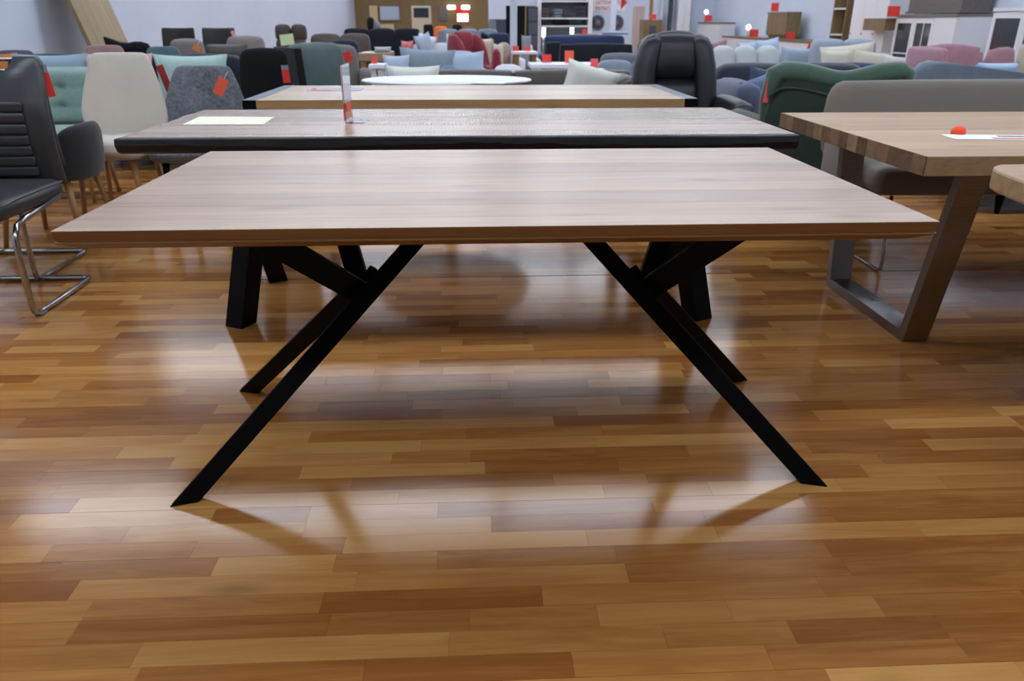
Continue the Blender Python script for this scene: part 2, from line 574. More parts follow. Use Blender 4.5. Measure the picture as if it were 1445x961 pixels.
# ------------------------------------------------------------------ front dining table
TL, TR, TF, TB = -0.899, 0.899, 1.5143, 2.5117
def dining_table_front():
    t = thing('dining_table', 'walnut-brown wooden dining table with undercut edge on black spider legs', 'table', (0, (TF + TB) / 2, 0))
    y0, y1 = TF - (TF + TB) / 2, TB - (TF + TB) / 2
    ws = [.075, .105, .12, .10, .115, .13, .11, .125]
    k = (y1 - y0) / sum(ws)
    y = y0
    for i, wd in enumerate(ws):
        m = MB(); m.tone = (i * 0.377 + 0.12) % 1
        ya, yb = y + (.0002 if i else 0), y + wd * k - (.0002 if i < len(ws) - 1 else 0)
        ia = .004 if i == 0 else 0; ib = .004 if i == len(ws) - 1 else 0
        x0, x1 = TL, TR
        m.hexa([(x0 + .004, ya + ia, .7365), (x1 - .004, ya + ia, .7365), (x1 - .004, yb - ib, .7365), (x0 + .004, yb - ib, .7365),
                (x0, ya, .76), (x1, ya, .76), (x1, yb, .76), (x0, yb, .76)])
        o = m.build('plank', ACACIA, t, bevel=0.0006)
        y += wd * k
    # edge banding that carries the darker front and side grain
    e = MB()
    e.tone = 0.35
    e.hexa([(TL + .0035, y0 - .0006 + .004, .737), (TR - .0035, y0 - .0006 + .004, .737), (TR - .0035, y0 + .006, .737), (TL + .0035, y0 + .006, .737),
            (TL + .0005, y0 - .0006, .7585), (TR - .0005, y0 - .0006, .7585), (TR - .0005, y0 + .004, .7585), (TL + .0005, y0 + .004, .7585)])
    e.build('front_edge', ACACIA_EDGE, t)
    l = MB(); l.tone = 0.62
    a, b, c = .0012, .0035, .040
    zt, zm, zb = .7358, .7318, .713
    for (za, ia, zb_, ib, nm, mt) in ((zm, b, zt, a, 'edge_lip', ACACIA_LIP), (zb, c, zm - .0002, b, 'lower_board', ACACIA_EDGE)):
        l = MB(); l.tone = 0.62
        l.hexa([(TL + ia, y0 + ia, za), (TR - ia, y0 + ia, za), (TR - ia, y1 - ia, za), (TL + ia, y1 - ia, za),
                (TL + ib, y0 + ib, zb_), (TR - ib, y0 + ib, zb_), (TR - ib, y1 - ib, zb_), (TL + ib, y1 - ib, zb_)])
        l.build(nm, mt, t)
    off = Vector((0, (TF + TB) / 2, 0))
    for sx in (-1, 1):
        N = V(505, 408, 1.99) if sx < 0 else V(917, 404, 1.99)
        A1 = (V(573, 355, 2.04) if sx < 0 else V(846, 350, 2.04))
        fa = G(262, 709, 0) if sx < 0 else G(1147, 682, 0)
        fb = G(352, 552, 0) if sx < 0 else G(1042, 537, 0)
        C1 = V(408, 355, 1.86) if sx < 0 else V(998, 352, 1.86)
        D1 = V(467, 262, 2.3) if sx < 0 else V(960, 260, 2.3)
        wd = (1, 0, -.9) if sx < 0 else (1, 0, .9)
        wd2 = (.6, 0, 1) if sx < 0 else (-.6, 0, 1)
        MB().bar(fa - off, A1 - off, .047, .020, wd, 0.0, .714).build('leg', BLACKSTEEL, t, bevel=.0015)
        MB().bar(fb - off, N + Vector((0, .03, 0)) - off, .049, .020, wd, 0.0, None).build('leg', BLACKSTEEL, t, bevel=.0015)
        NN = N + Vector((0, .012, -.01))
        MB().bar(NN - off, C1 - off, .064, .022, wd2, None, .714).build('brace', BLACKSTEEL, t, bevel=.0015)
        MB().bar(NN + Vector((0, .02, .02)) - off, D1 - off, .055, .03, (1, 0, .3 * -sx), None, .714).build('brace', BLACKSTEEL, t, bevel=.0015)
        wq = V(520, 388, 1.965) if sx < 0 else V(901, 387, 1.965)
        MB().bar(wq - off + Vector((-sx * .012, .03, .012)), wq - off + Vector((sx * .012, .012, -.022)), .024, .014, (1, 0, 0)).build('weld_bead', BLACKSTEEL, t, bevel=.004)
        top = Vector((A1.x * .72, A1.y + .03, .7105))
        MB().box(top.x - .12, top.x + .12, top.y - off.y - .2, top.y - off.y + .2, .7075, .7128).build('mounting_plate', BLACKSTEEL, t)
    return t
dining_table_front()

# ------------------------------------------------------------------ second table, black live edge
def live_edge_table():
    x0, x1, y0, y1 = -1.318, 1.118, 2.80, 3.77
    cx, cy = (x0 + x1) / 2, (y0 + y1) / 2
    t = thing('live_edge_table', 'brown wooden dining table with a thick black live edge, behind the front table', 'table', (cx, cy, 0))
    hx, hy = (x1 - x0) / 2, (y1 - y0) / 2
    nb = 6
    rr = random.Random(3)
    for i in range(nb):
        m = MB(); m.tone = rr.random()
        a = -hy + .03 + (2 * hy - .06) * i / nb
        b = -hy + .03 + (2 * hy - .06) * (i + 1) / nb
        m.box(-hx + (.008 if i % 2 else 0), hx, a + .0005, b - .0005, .705, .76).build('plank', SHEESHAM, t, bevel=.0015)
    for sgn in (-1, 1):
        m = MB(); m.tone = .4 + .1 * sgn
        N = 60
        rows = []
        for i in range(N + 1):
            x = -hx + 2 * hx * i / N
            wob = .010 * math.sin(x * 3.1 + sgn) + .007 * math.sin(x * 7.7) + rr.uniform(-.0025, .0025)
            wz = .006 * math.sin(x * 5.3 + 1) + rr.uniform(-.003, .003)
            yi = sgn * (hy - .0305)
            yo = sgn * (hy + wob)
            rows.append([(x, yi, .7603), (x, yo - sgn * .004, .7600), (x, yo, .7565), (x, yo + sgn * .004, .733 + wz), (x, yo - sgn * .010, .709 + wz), (x, yi, .704)])
        v = [p for r_ in rows for p in r_]
        f = []
        for i in range(N):
            for k in range(6):
                q = (i * 6 + k, i * 6 + (k + 1) % 6, (i + 1) * 6 + (k + 1) % 6, (i + 1) * 6 + k)
                f.append(q if sgn < 0 else q[::-1])
        e0 = (0, 1, 2, 3, 4, 5); e1 = tuple(N * 6 + k for k in (5, 4, 3, 2, 1, 0))
        f += [e0[::-1], e1[::-1]] if sgn < 0 else [e0, e1]
        m.add(v, f)
        m.build('live_edge', BLACKEDGE, t)
    off = Vector((cx, cy, 0))
    for sx in (-1, 1):
        fF = Vector((.925 * sx if sx < 0 else .955, 2.95 - cy, 0)); fB = Vector((.915 * sx if sx < 0 else .945, 3.54 - cy, 0))
        tf = Vector((fF.x - sx * .13, 3.07 - cy, .704)); tb = Vector((fB.x + sx * .015, 3.13 - cy, .704))
        MB().bar(fF, tf, .085, .085, (1, -sx * -.5, 0), 0, .7035).build('leg', BLACKSTEEL, t, bevel=.003)
        MB().bar(fB, tb, .085, .085, (1, -sx * .5, 0), 0, .7035).build('leg', BLACKSTEEL, t, bevel=.003)
    return t
live_edge_table()

# ------------------------------------------------------------------ third table, mango with metal ends
def metal_end_table():
    x0, x1, y0, y1 = -1.262, 1.128, 4.20, 5.16
    cx, cy = (x0 + x1) / 2, (y0 + y1) / 2
    hx, hy = (x1 - x0) / 2, (y1 - y0) / 2
    t = thing('plank_table', 'pale mango wood dining table with grey metal end caps, behind the black-edged table', 'table', (cx, cy, 0))
    nb = 7
    rr = random.Random(5)
    for i in range(nb):
        m = MB(); m.tone = rr.random()
        a, b = -hy + 2 * hy * i / nb, -hy + 2 * hy * (i + 1) / nb
        m.box(-hx + .0705, hx - .0705, a + .0006, b - .0006, .708, .76)
        m.build('plank', MANGO, t, bevel=.0015)
    m = MB(); m.tone = .4
    m.box(-hx + .0705, hx - .0705, -hy - .004, -hy + .0002, .708, .758).build('front_edge', MANGO_EDGE, t)
    for s_ in (-1, 1):
        a, b = sorted((s_ * hx, s_ * (hx - .07)))
        MB().box(a, b, -hy, hy, .706, .761).build('end_cap', GREYMETAL, t, bevel=.002)
        MB().box(a, b, -hy - .004, -hy - .0002, .707, .7585).build('end_plate', BLACKSTEEL, t)
        xx = s_ * (hx - .25)
        for yy in (-hy + .12, hy - .12):
            MB().box(xx - .04, xx + .04, yy - .02, yy + .02, 0, .704).build('leg', BLACKSTEEL, t, bevel=.002)
        MB().box(xx - .04, xx + .04, -hy + .141, hy - .141, 0, .02).build('runner', BLACKSTEEL, t)
metal_end_table()

# ------------------------------------------------------------------ oval white table
def oval_table():
    t = thing('oval_table', 'white oval pedestal table with sheets of paper on it', 'table', (-.25, 5.72, 0))
    MB().lathe([(.585, .744), (.597, .748), (.6, .752), (.597, .757), (.590, .76)], n=56, ex=1.0, ey=.72).build('tabletop', WHITELACQ, t, True)
    MB().lathe([(.06, .03), (.05, .1), (.045, .5), (.09, .7435)], n=20).build('column', WHITELACQ, t, True)
    MB().lathe([(.28, 0), (.28, .012), (.07, .03)], n=36).build('base_plate', WHITELACQ, t, True)
oval_table()
p = G(616, 116, .7605)
tag(MB().box(-.12, .12, -.07, .07, 0, .002).build('paper_sheet', PAPER, loc=(p.x, p.y, .7602), rot=(0, 0, .1)), 'thin white sheet lying at the left of the oval table', 'paper', 'papers on the oval table')
p = G(690, 117, .7605)
tag(MB().box(-.11, .11, -.07, .07, 0, .002).build('paper_sheet', PAPER, loc=(p.x, p.y, .7602), rot=(0, 0, -.2)), 'thin white sheet lying at the right of the oval table', 'paper', 'papers on the oval table')

# ------------------------------------------------------------------ oak table with steel frame (right)
def oak_table():
    x0, x1, y0, y1 = 1.318, 3.5, 2.315, 3.515
    t = thing('oak_table', 'thick wild oak dining table on brushed steel trapezoid frames', 'table', (x0, y0, 0))
    L, D = x1 - x0, y1 - y0
    nb = 8
    rr = random.Random(11)
    for i in range(nb):
        m = MB(); m.tone = rr.random()
        a, b = D * i / nb, D * (i + 1) / nb
        m.box(.0042, L, a + .0005, b - .0005, .70, .76).build('plank', OAK, t, bevel=.0015)
        m = MB(); m.tone = rr.random()
        for k in range(2):
            m.tone = rr.random()
            aa, bb = a + (b - a) * k / 2, a + (b - a) * (k + 1) / 2
            m.box(0, .004, aa + .0005, bb - .0005, .7005, .7595)
        m.build('end_grain', OAK_END, t)
    m = MB(); m.tone = .7
    m.box(.0045, L, -.004, .0002, .7005, .7585).build('front_edge', OAK_END, t)
    def frame(fx):
        o = Vector((x0, y0, 0))
        f0 = G(1290, 482, 0) - o; b0 = G(1176, 402, 0) - o
        f0.x += fx; b0.x += fx; b0.x = f0.x
        tf = Vector((f0.x, f0.y - .13, .70)); tb = Vector((f0.x, b0.y - .04 + .12, .70))
        w_ = .10
        fr = thing_part = MB()
        MB().bar((f0.x, f0.y + .02, 0), tf, w_, .04, (1, 0, 0), 0, .6995).build('upright', STEEL, t, bevel=.002)
        MB().bar((b0.x, b0.y - .02, 0), tb, w_, .04, (1, 0, 0), 0, .6995).build('upright', STEEL, t, bevel=.002)
        MB().box(f0.x - w_ / 2, f0.x + w_ / 2, f0.y + .034, b0.y - .034, 0.0, .04).build('floor_bar', STEEL, t, bevel=.002)
        MB().box(f0.x - w_ / 2 + .001, f0.x + w_ / 2 - .001, tf.y + .03, tb.y - .03, .66, .6995).build('top_bar', STEEL, t, bevel=.002)
    frame(0)
    frame(1.45)
oak_table()
p = G(1395, 194, .7605)
o = tag(MB().box(-.16, .16, -.06, .06, 0, .002).build('price_sheet', PAPER, loc=(p.x + .02, p.y, .7602), rot=(0, 0, -.12)), 'printed white sheet with red print lying on the oak table', 'paper')
MB().box(-.02, .11, -.045, -.02, .0021, .0026).build('red_print', RED, o)
MB().box(.02, .12, .01, .03, .0021, .0026).build('dark_print', INK, o)
p = G(1362, 192, .7605)
tag(MB().lathe([(.024, 0), (.026, .01), (.022, .022), (.010, .030)], n=20).build('round_clip', plain('orange_plastic', (245, 75, 20), .4, bstr=0), loc=(p.x, p.y + .045, .7602), smooth=True), 'round orange-red plastic clip beside the price sheet on the oak table', 'clip')

def rough_table():
    a = G(1378, 229, .76)
    t = thing('rough_table', 'thick pale wooden tabletop with rough live edge, corner beside the oak table', 'table', (a.x, 0, 0))
    yb = a.y - .02
    m = MB()
    poly = [(0.0, yb - .05), (.06, yb), (1.7, yb), (1.7, .95), (.5, 1.05), (.12, 1.35), (-.02, 1.62), (-.06, 1.8), (-.03, yb - .14)]
    poly = chaikin(poly, 1)
    m.tone = .33
    m.prism(poly, lambda x, y, z: (x, y, z), .70, .76)
    m.build('tabletop', OAK, t, bevel=.008)
    MB().tube([(.75, yb - .12, 0.0), (.75, yb - .12, .10), (.75, yb - .12, .699)], [.022, .03, .045], 10).build('leg', BLACKSTEEL, t, True)
    MB().tube([(1.5, yb - .12, 0.0), (1.5, yb - .12, .699)], [.022, .045], 10).build('leg', BLACKSTEEL, t, True)
    MB().tube([(1.5, 1.1, 0.0), (1.5, 1.1, .699)], [.022, .045], 10).build('leg', BLACKSTEEL, t, True)
rough_table()

# ------------------------------------------------------------------ papers and sign on the second table
pts = [G(258, 176, .7605), G(372, 176, .7605), G(387, 165.5, .7605), G(282, 165, .7605)]
m = MB(); c = sum((q for q in pts), Vector()) / 4
m.hexa([(q.x - c.x, q.y - c.y, 0) for q in pts] + [(q.x - c.x, q.y - c.y, .002) for q in pts])
tag(m.build('notice_sheet', GREENPAPER, loc=(c.x, c.y, .7602)), 'pale green paper sheet lying on the black-edged table', 'paper')
c = G(474, 126, .7612)
o = tag(MB().box(-.16, .16, -.1, .1, 0, .002).build('flyer', plain('grey_print', (176, 176, 190), .6, bstr=0), loc=(c.x, c.y, .7602), rot=(0, 0, .05)), 'grey and red printed flyer lying on the mango table', 'paper')
MB().box(-.12, -.03, -.09, -.06, .0021, .0026).build('red_print', RED, o)
MB().box(-.15, -.12, -.02, .08, .0021, .0026).build('red_print', RED, o)

def acrylic_sign():
    q = G(487, 174, .76)
    t = thing('price_stand', 'red and white price sign in a clear acrylic stand on the black-edged table', 'sign', (q.x, q.y, .7602), -.05)
    h = .222
    MB().box(-.001, .001, 0, .15, .075, h - .004).build('card_front', PAPER, t)
    MB().box(-.003, -.0012, 0, .15, .01, h - .004).build('card_back', ORANGECARD, t)
    MB().box(.0012, .0032, 0, .15, .002, h).build('acrylic_panel', ACRYLIC, t)
    MB().box(.0012, .075, 0, .15, 0, .002).build('acrylic_foot', ACRYLIC, t)
    MB().box(.0034, .0038, .03, .12, .04, .075).build('red_strip', ORANGECARD, t)
acrylic_sign()

# ------------------------------------------------------------------ furniture builders
def legs(t, w_, d, h, r0=.012, r1=.02, splay=.03, mat=None, x0=0, y0=0):
    for sx in (-1, 1):
        for sy in (-1, 1):
            MB().tube([(x0 + sx * (w_ / 2 + splay), y0 + sy * (d / 2 + splay), 0), (x0 + sx * w_ / 2, y0 + sy * d / 2, h)], [r0, r1], 10).build('leg', mat or BEECH, t, True)

def shell_chair(name, label, X, Y, rz, mat, w_=.5, h=.9, sh=.48, prof=None, lean=.12, wrap=.25, t=.07, legmat=None, group=None, seatmat=None, d=.46):
    """upholstered dining chair facing -y: padded curved back, seat cushion, four splayed legs"""
    o = thing(name, label, 'chair', (X, Y, 0), rz, group)
    k = h - sh
    prof = prof or [(sh - .06, w_ * .30), (sh + .04 * 1, w_ * .47), (sh + k * .35, w_ * .5), (sh + k * .75, w_ * .43), (h - .02, w_ * .36), (h + .012, w_ * .2)]
    poly = mirror(prof)
    fn = lambda a, b, c: (a, d / 2 + c + lean * (b - sh) - wrap * a * a * 1.0 / .25 * .5, b)
    MB().puff(poly, t, fn).build('backrest', mat, o, True)
    MB().soft(0, -.02, sh - .05, w_ * .94, d, .10, .05, .012).build('seat', seatmat or mat, o, True)
    legs(o, w_ * .62, d * .7, sh - .09, mat=legmat, y0=-.01)
    return o

def armchair(name, label, X, Y, rz, mat, w_=.8, d=.8, h=.9, sh=.44, ah=.6, aw=.14, bt=.2, cat='armchair', group=None, n=1, legmat=None, br=.06, seatmat=None, feet=True, backs=True, fn=None, lean=.1):
    """sofa or armchair facing -y: base, seat cushions, back cushions, arms, feet"""
    o = thing(name, label, cat, (X, Y, 0), rz, group)
    iw = w_ - 2 * aw
    sm = seatmat or mat
    lf = lambda x, y, z: (x, y + lean * max(0, z - sh), z)
    MB().soft(0, 0, (sh * .45 + .08) / 1, iw + .02, d - .04, sh * .6, .03).build('base', mat, o, True)
    bw = iw if aw > 0 else w_
    for i in range(n):
        cx = -bw / 2 + bw * (i + .5) / n
        MB().soft(cx, -bt / 2 - .01, sh - .075, bw / n - .008, d - bt, .15, .05, .012).build('seat_cushion', sm, o, True)
        MB().soft(cx, d / 2 - bt / 2, (sh + h) / 2 - .04, bw / n - .008, bt, h - sh + .08, br, .02, lf).build('back_cushion', mat, o, True)
    if aw > 0:
        for s_ in (-1, 1):
            MB().soft(s_ * (w_ / 2 - aw / 2), -.01, (ah + .08) / 2, aw, d - .02, ah - .08, min(aw * .45, .07), .006).build('arm', mat, o, True)
    if feet:
        for sx in (-1, 1):
            for sy in (-1, 1):
                MB().tube([(sx * (w_ / 2 - .07), sy * (d / 2 - .08), 0), (sx * (w_ / 2 - .08), sy * (d / 2 - .09), .10)], [.016, .024], 10).build('foot', legmat or BLACKSTEEL, o, True)
    return o

def cushion(label, c, w_, h, mat, rz=0.0, tilt=.15, roll=0.0, t=.16, group=None, name='cushion', cat='cushion'):
    """pillow standing upright with its base centre at c, leaning back by tilt"""
    n = 12
    v, f = [], []
    for sg in (1, -1):
        for i in range(n + 1):
            for j in range(n + 1):
                a, b = -1 + 2 * i / n, -1 + 2 * j / n
                pin = 1 - .09 * (1 - a * a) * abs(b) ** 2; pin2 = 1 - .09 * (1 - b * b) * abs(a) ** 2
                th = ((1 - a ** 4) * (1 - b ** 4)) ** .55
                v.append((a * pin2 * w_ / 2, -sg * th * t / 2, (b * pin + 1) * h / 2))
    N = (n + 1) ** 2
    for i in range(n):
        for j in range(n):
            q = (i * (n + 1) + j, (i + 1) * (n + 1) + j, (i + 1) * (n + 1) + j + 1, i * (n + 1) + j + 1)
            f.append(q); f.append(tuple(N + k for k in q[::-1]))
    m = MB().add(v, f)
    o = m.build(name, mat, None, True, loc=c)
    o.rotation_euler = (Matrix.Rotation(rz, 3, 'Z') @ Matrix.Rotation(-tilt, 3, 'X') @ Matrix.Rotation(roll, 3, 'Y')).to_euler()
    return tag(o, label, cat, group)

def cush_px(label, px0, px1, pt, pb, Y, mat, **k):
    a, b = V(px0, pb, Y), V(px1, pb, Y)
    zt = V((px0 + px1) / 2, pt, Y).z
    return cushion(label, ((a.x + b.x) / 2, Y, a.z), b.x - a.x, zt - a.z, mat, **k)

def sign_px(label, px0, px1, pt, pb, Y, mat=None, rz=0.0, group='red price cards', foot=True):
    """upright price card in a small holder, standing on whatever is under its foot"""
    a, b = V(px0, pb, Y), V(px1, pb, Y)
    h = V((px0 + px1) / 2, pt, Y).z - a.z
    t = thing('price_card', label, 'price card', ((a.x + b.x) / 2, Y, a.z), rz, group)
    w_ = b.x - a.x
    MB().hexa([(-w_ / 2, -.003, .006), (w_ / 2, -.003, .006), (w_ / 2, .003, .006), (-w_ / 2, .003, .006),
               (-w_ / 2, .022, h), (w_ / 2, .022, h), (w_ / 2, .028, h), (-w_ / 2, .028, h)]).build('card', mat or RED, t)
    MB().box(-w_ / 2, w_ / 2, -.03, .05, 0, .006).build('holder_foot', ACRYLIC, t)
    return t

def hang_tag(label, px0, px1, pt, pb, Y, roll=0.0, mat=None, rz=0.0, head=True):
    a, b = V(px0, pb, Y), V(px1, pb, Y)
    zt = V((px0 + px1) / 2, pt, Y).z
    w_, h = b.x - a.x, zt - a.z
    t = thing('price_tag', label, 'price tag', ((a.x + b.x) / 2, Y, zt), rz, 'hanging price tags', ry=roll)
    k = .25 if head else 0
    MB().box(-w_ / 2, w_ / 2, -.0015, .0015, -h, -h * k).build('tag_card', mat or RED, t)
    if head:
        MB().box(-w_ / 2, w_ / 2, -.0014, .0014, -h * k + .0002, 0).build('tag_head', plain('grey_tag_head', (130, 135, 150), .5, bstr=0), t)
    else:
        MB().tube([(0, 0, -.02), (0, .004, .05)], .0012, 6).build('string', PAPER, t)
    return t

# ------------------------------------------------------------------ left: leather cantilever chairs
GREYLEATHER = leather((54, 55, 57), .4)
def cantilever(label, xr, yf, h=1.0, w_=.46, y_len=.52):
    """xr: x of the right-hand runner, yf: y of the front posts"""
    t = thing('cantilever_chair', label, 'chair', (xr - w_ / 2, yf, 0), 0, 'grey leather cantilever chairs')
    r = .0125
    hw = w_ / 2
    def side(s_):
        return [(s_ * hw, y_len - .12, .43), (s_ * hw, .10, .40), (s_ * hw, .035, .385), (s_ * hw, .004, .345), (s_ * hw, 0, .30), (s_ * hw, 0, .07), (s_ * hw, .008, .03), (s_ * hw, .035, .0127), (s_ * hw, .08, .0127), (s_ * hw, y_len - .05, .0127), (s_ * (hw - .012), y_len - .015, .0127), (s_ * (hw - .05), y_len, .0127)]
    R = side(1); Lp = side(-1)
    MB().tube(R + Lp[::-1], r, 10).build('tube_frame', CHROME, t, True)
    for s_ in (-1, 1):
        MB().soft(s_ * hw, .05, .006, .03, .05, .012, .004).build('glide', plain('grey_plastic', (92, 96, 104), .5, bstr=0), t, True)
    # seat with a rounded front and stitched side
    MB().soft(0, .21, .455, w_ + .0, .50, .085, .035, .01).build('seat', GREYLEATHER, t, True)
    # seat piping
    MB().tube([(hw + .002, .44, .485), (hw + .003, .1, .485), (hw - .003, -.02, .475)], .0035, 6).build('piping', leather((96, 98, 102)), t, True)
    # back: curved shell, grip cut out of the top centre
    lean = lambda z: y_len - .04 + .10 * (z - .45) + .10 * max(0, z - .8) - .07 * math.sin((z - .45) * 5)
    fb = lambda x, c, z: (x, lean(z) + c, z)
    gw = .11
    zt = h
    v = []
    sh = []
    sides = MB()
    poly = [(hw + .005, .47), (hw + .012, .7), (hw + .005, .88), (hw - .01, zt - .01), (hw - .03, zt), (gw + .012, zt), (gw - .002, zt - .035), (gw - .04, zt - .07), (0, zt - .078),
            (-gw + .04, zt - .07), (-gw + .002, zt - .035), (-gw - .012, zt), (-hw + .03, zt), (-hw + .01, zt - .01), (-hw - .005, .88), (-hw - .012, .7), (-hw - .005, .47)]
    # side-on strips keep the curve smooth: slice the outline between heights
    zs = [.47 + (zt - .47) * i / 26 for i in range(27)]
    def half(z):
        q = [(z0, x0) for x0, z0 in poly[:5]]
        for (za, xa), (zb, xb) in zip(q, q[1:]):
            if za <= z <= zb: return xa + (xb - xa) * (z - za) / max(1e-6, zb - za)
        return q[-1][1]
    def inner(z):
        if z < zt - .078: return None
        return gw * math.sqrt(max(0, 1 - ((zt - z) / .078 - 0) ** 2)) * .98 + .0 if z < zt else gw
    th = .05
    for s_ in (-1, 1):
        m = sides
        rows = []
        for z in zs:
            a = s_ * half(z); b = inner(z); b = 0 if b is None else s_ * b
            rows.append([fb(b, -th / 2, z), fb(a * .86 + b * .14, -th / 2 - .004, z), fb(a * .97, -th / 2 + .006, z), fb(a, 0, z), fb(a * .97, th / 2 - .006, z), fb(b, th / 2, z)])
        vv = [p_ for r_ in rows for p_ in r_]
        ff = []
        for i in range(len(rows) - 1):
            for k in range(6):
                q = (i * 6 + k, i * 6 + (k + 1) % 6, (i + 1) * 6 + (k + 1) % 6, (i + 1) * 6 + k)
                ff.append(q if s_ > 0 else q[::-1])
        ff.append(tuple(range(6))[::-1] if s_ > 0 else tuple(range(6)))
        e_ = tuple((len(rows) - 1) * 6 + k for k in range(6))
        ff.append(e_ if s_ > 0 else e_[::-1])
        m.add(vv, ff)
    sides.build('backrest', GREYLEATHER, t, True)
    # horizontal quilted pads on the lower back
    zq = .51
    while zq < h - .20:
        MB().soft(0, lean(zq + .022) - th / 2 - .006, zq + .022, .30, .022, .0435, .010, .002).build('quilt_pad', GREYLEATHER, t, True)
        zq += .045
    MB().tube([(-gw - .02, lean(zt - .012), zt - .012), (gw + .02, lean(zt - .012), zt - .012)], .008, 10).build('grip_bar', CHROME, t, True)
    return t
c1 = G(50, 450, 0)
cantilever('grey leather cantilever chair with chrome grip bar and red tag, foremost of its row', c1.x, c1.y, 1.0)
c2 = G(116, 360, 0)
cantilever('second grey leather cantilever chair behind the red-tagged one, seat mostly hidden', c2.x + .01, c2.y - .47, .93)
hang_tag('red price tag on the edge of the grey leather cantilever chair', 64, 74, 91, 137, 3.56, roll=-.1, rz=.5)

CHARCOAL = fabric((30, 31, 33), scale=90)
def low_chair():
    X, w_, h = span(88, 145, 178, 4.45)
    t = thing('low_back_chair', 'charcoal ribbed chair with low rounded back and beech legs, behind the leather chairs', 'chair', (-2.40, 4.36, 0), 0)
    poly = chaikin([(-.24, .34), (-.27, .48), (-.22, .62), (0, .64), (.22, .62), (.27, .48), (.24, .34)], 2)
    MB().puff(poly, .09, lambda a, b, c: (.22 + c + .08 * (b - .4) - a * a * .9, a, b)).build('backrest', CHARCOAL, t, True)
    MB().soft(-.03, 0, .40, .46, .46, .1, .045, .01).build('seat', CHARCOAL, t, True)
    legs(t, .32, .32, .36, splay=.05)
low_chair()

MINT = fabric((132, 160, 152), scale=120)
def tufted_chair(name, label, X, Y, rz, mat, w_, h, sh, rows=3, cols=3, d=.55, legmat=None, group=None, cat='chair'):
    t = thing(name, label, cat, (X, Y, 0), rz, group)
    m = MB()
    nx, nz = cols * 8, rows * 8
    B = [(-w_ / 2 + w_ * (j + .5) / cols, sh + (h - sh) * i / rows) for i in range(1, rows) for j in range(cols)]
    v, f = [], []
    for i in range(nz + 1):
        for j in range(nx + 1):
            x, z = -w_ / 2 + w_ * j / nx, sh + (h - sh) * i / nz
            ex = 1 - abs(2 * j / nx - 1) ** 6; ez = 1 - abs(2 * i / nz - 1) ** 8
            y = .10 * (max(0, ex) * max(0, ez)) ** .5
            for bx, bz in B:
                y -= .045 * math.exp(-(((x - bx) / .035) ** 2 + ((z - bz) / .03) ** 2))
                y -= .012 * math.exp(-((z - bz) / .015) ** 2) / cols
            v.append((x, d / 2 + .02 + .12 * (z - sh) - y, z))
    for i in range(nz):
        for j in range(nx):
            a = i * (nx + 1) + j
            f.append((a, a + 1, a + nx + 2, a + nx + 1))
    m.add(v, f)
    m.build('backrest', mat, t, True)
    for bx, bz in B:
        MB().soft(bx, d / 2 - .02 + .12 * (bz - sh), bz, .022, .02, .022, .009).build('button', mat, t, True)
    MB().soft(0, d / 2 + .045, (sh + h) / 2, w_ - .005, .05, h - sh, .02, 0, lambda x, y, z: (x, y + .12 * (z - sh), z)).build('back_shell', mat, t, True)
    MB().soft(0, -.05, sh - .06, w_, d, .14, .06, .012).build('seat', mat, t, True)
    legs(t, w_ * .7, d * .6, sh - .12, mat=legmat)
    return t
tufted_chair('tufted_chair', 'mint green tufted chair behind the grey leather chairs', -2.92, 5.45, 0, MINT, .74, .84, .46)

BEIGE = fabric((205, 196, 182), scale=260, var=.08, sheen=.4)
X, w_, h = span(108, 226, 76, 5.1)
shell_chair('shell_chair', 'beige velvet shell chair with beech legs between mint and grey chairs', X, 4.84, 0, BEIGE, w_ * .98, h - .01, .49,
            prof=[(.44, .16), (.50, .235), (.58, .265), (.70, .25), (.85, .205), (.93, .178), (.958, .155), (.960, .10)], wrap=.35, t=.075)
hang_tag('dark red tag on the side of the beige shell chair', 226, 236, 92, 130, 5.16, roll=-.25, mat=plain('dark_red_card', (150, 36, 34), .6, bstr=0), head=False)
MELANGE = fabric((104, 109, 116), scale=55, var=.6)
X, w_, h = span(230, 342, 98, 5.1)
shell_chair('shell_chair', 'blue-grey melange shell chair with an orange tag beside the beige chair', X, 4.84, 0, MELANGE, w_, h, .47,
            prof=[(.43, .16), (.50, .23), (.58, .258), (.68, .245), (.79, .205), (.855, .178), (.882, .155), (.884, .10)], wrap=.3, legmat=BLACKSTEEL)
hang_tag('orange price tag on the blue-grey melange chair', 313, 327, 111, 137, 4.93, roll=.55, mat=ORANGECARD, head=False)
BLACKF = fabric((17, 18, 22), scale=150, sheen=.1)
X, w_, h = span(336, 406, 70, 6.0)
shell_chair('shell_chair', 'black velvet chair with a red tag, beside the green tufted chair', X, 5.72, 0, BLACKF, .42, h, .48,
            prof=[(.40, .17), (.48, .185), (.62, .192), (.80, .182), (.93, .17), (.958, .1)], wrap=.2, legmat=BLACKSTEEL)
hang_tag('red price tag on the black velvet chair', 399, 409, 92, 117, 5.78, roll=-.05)
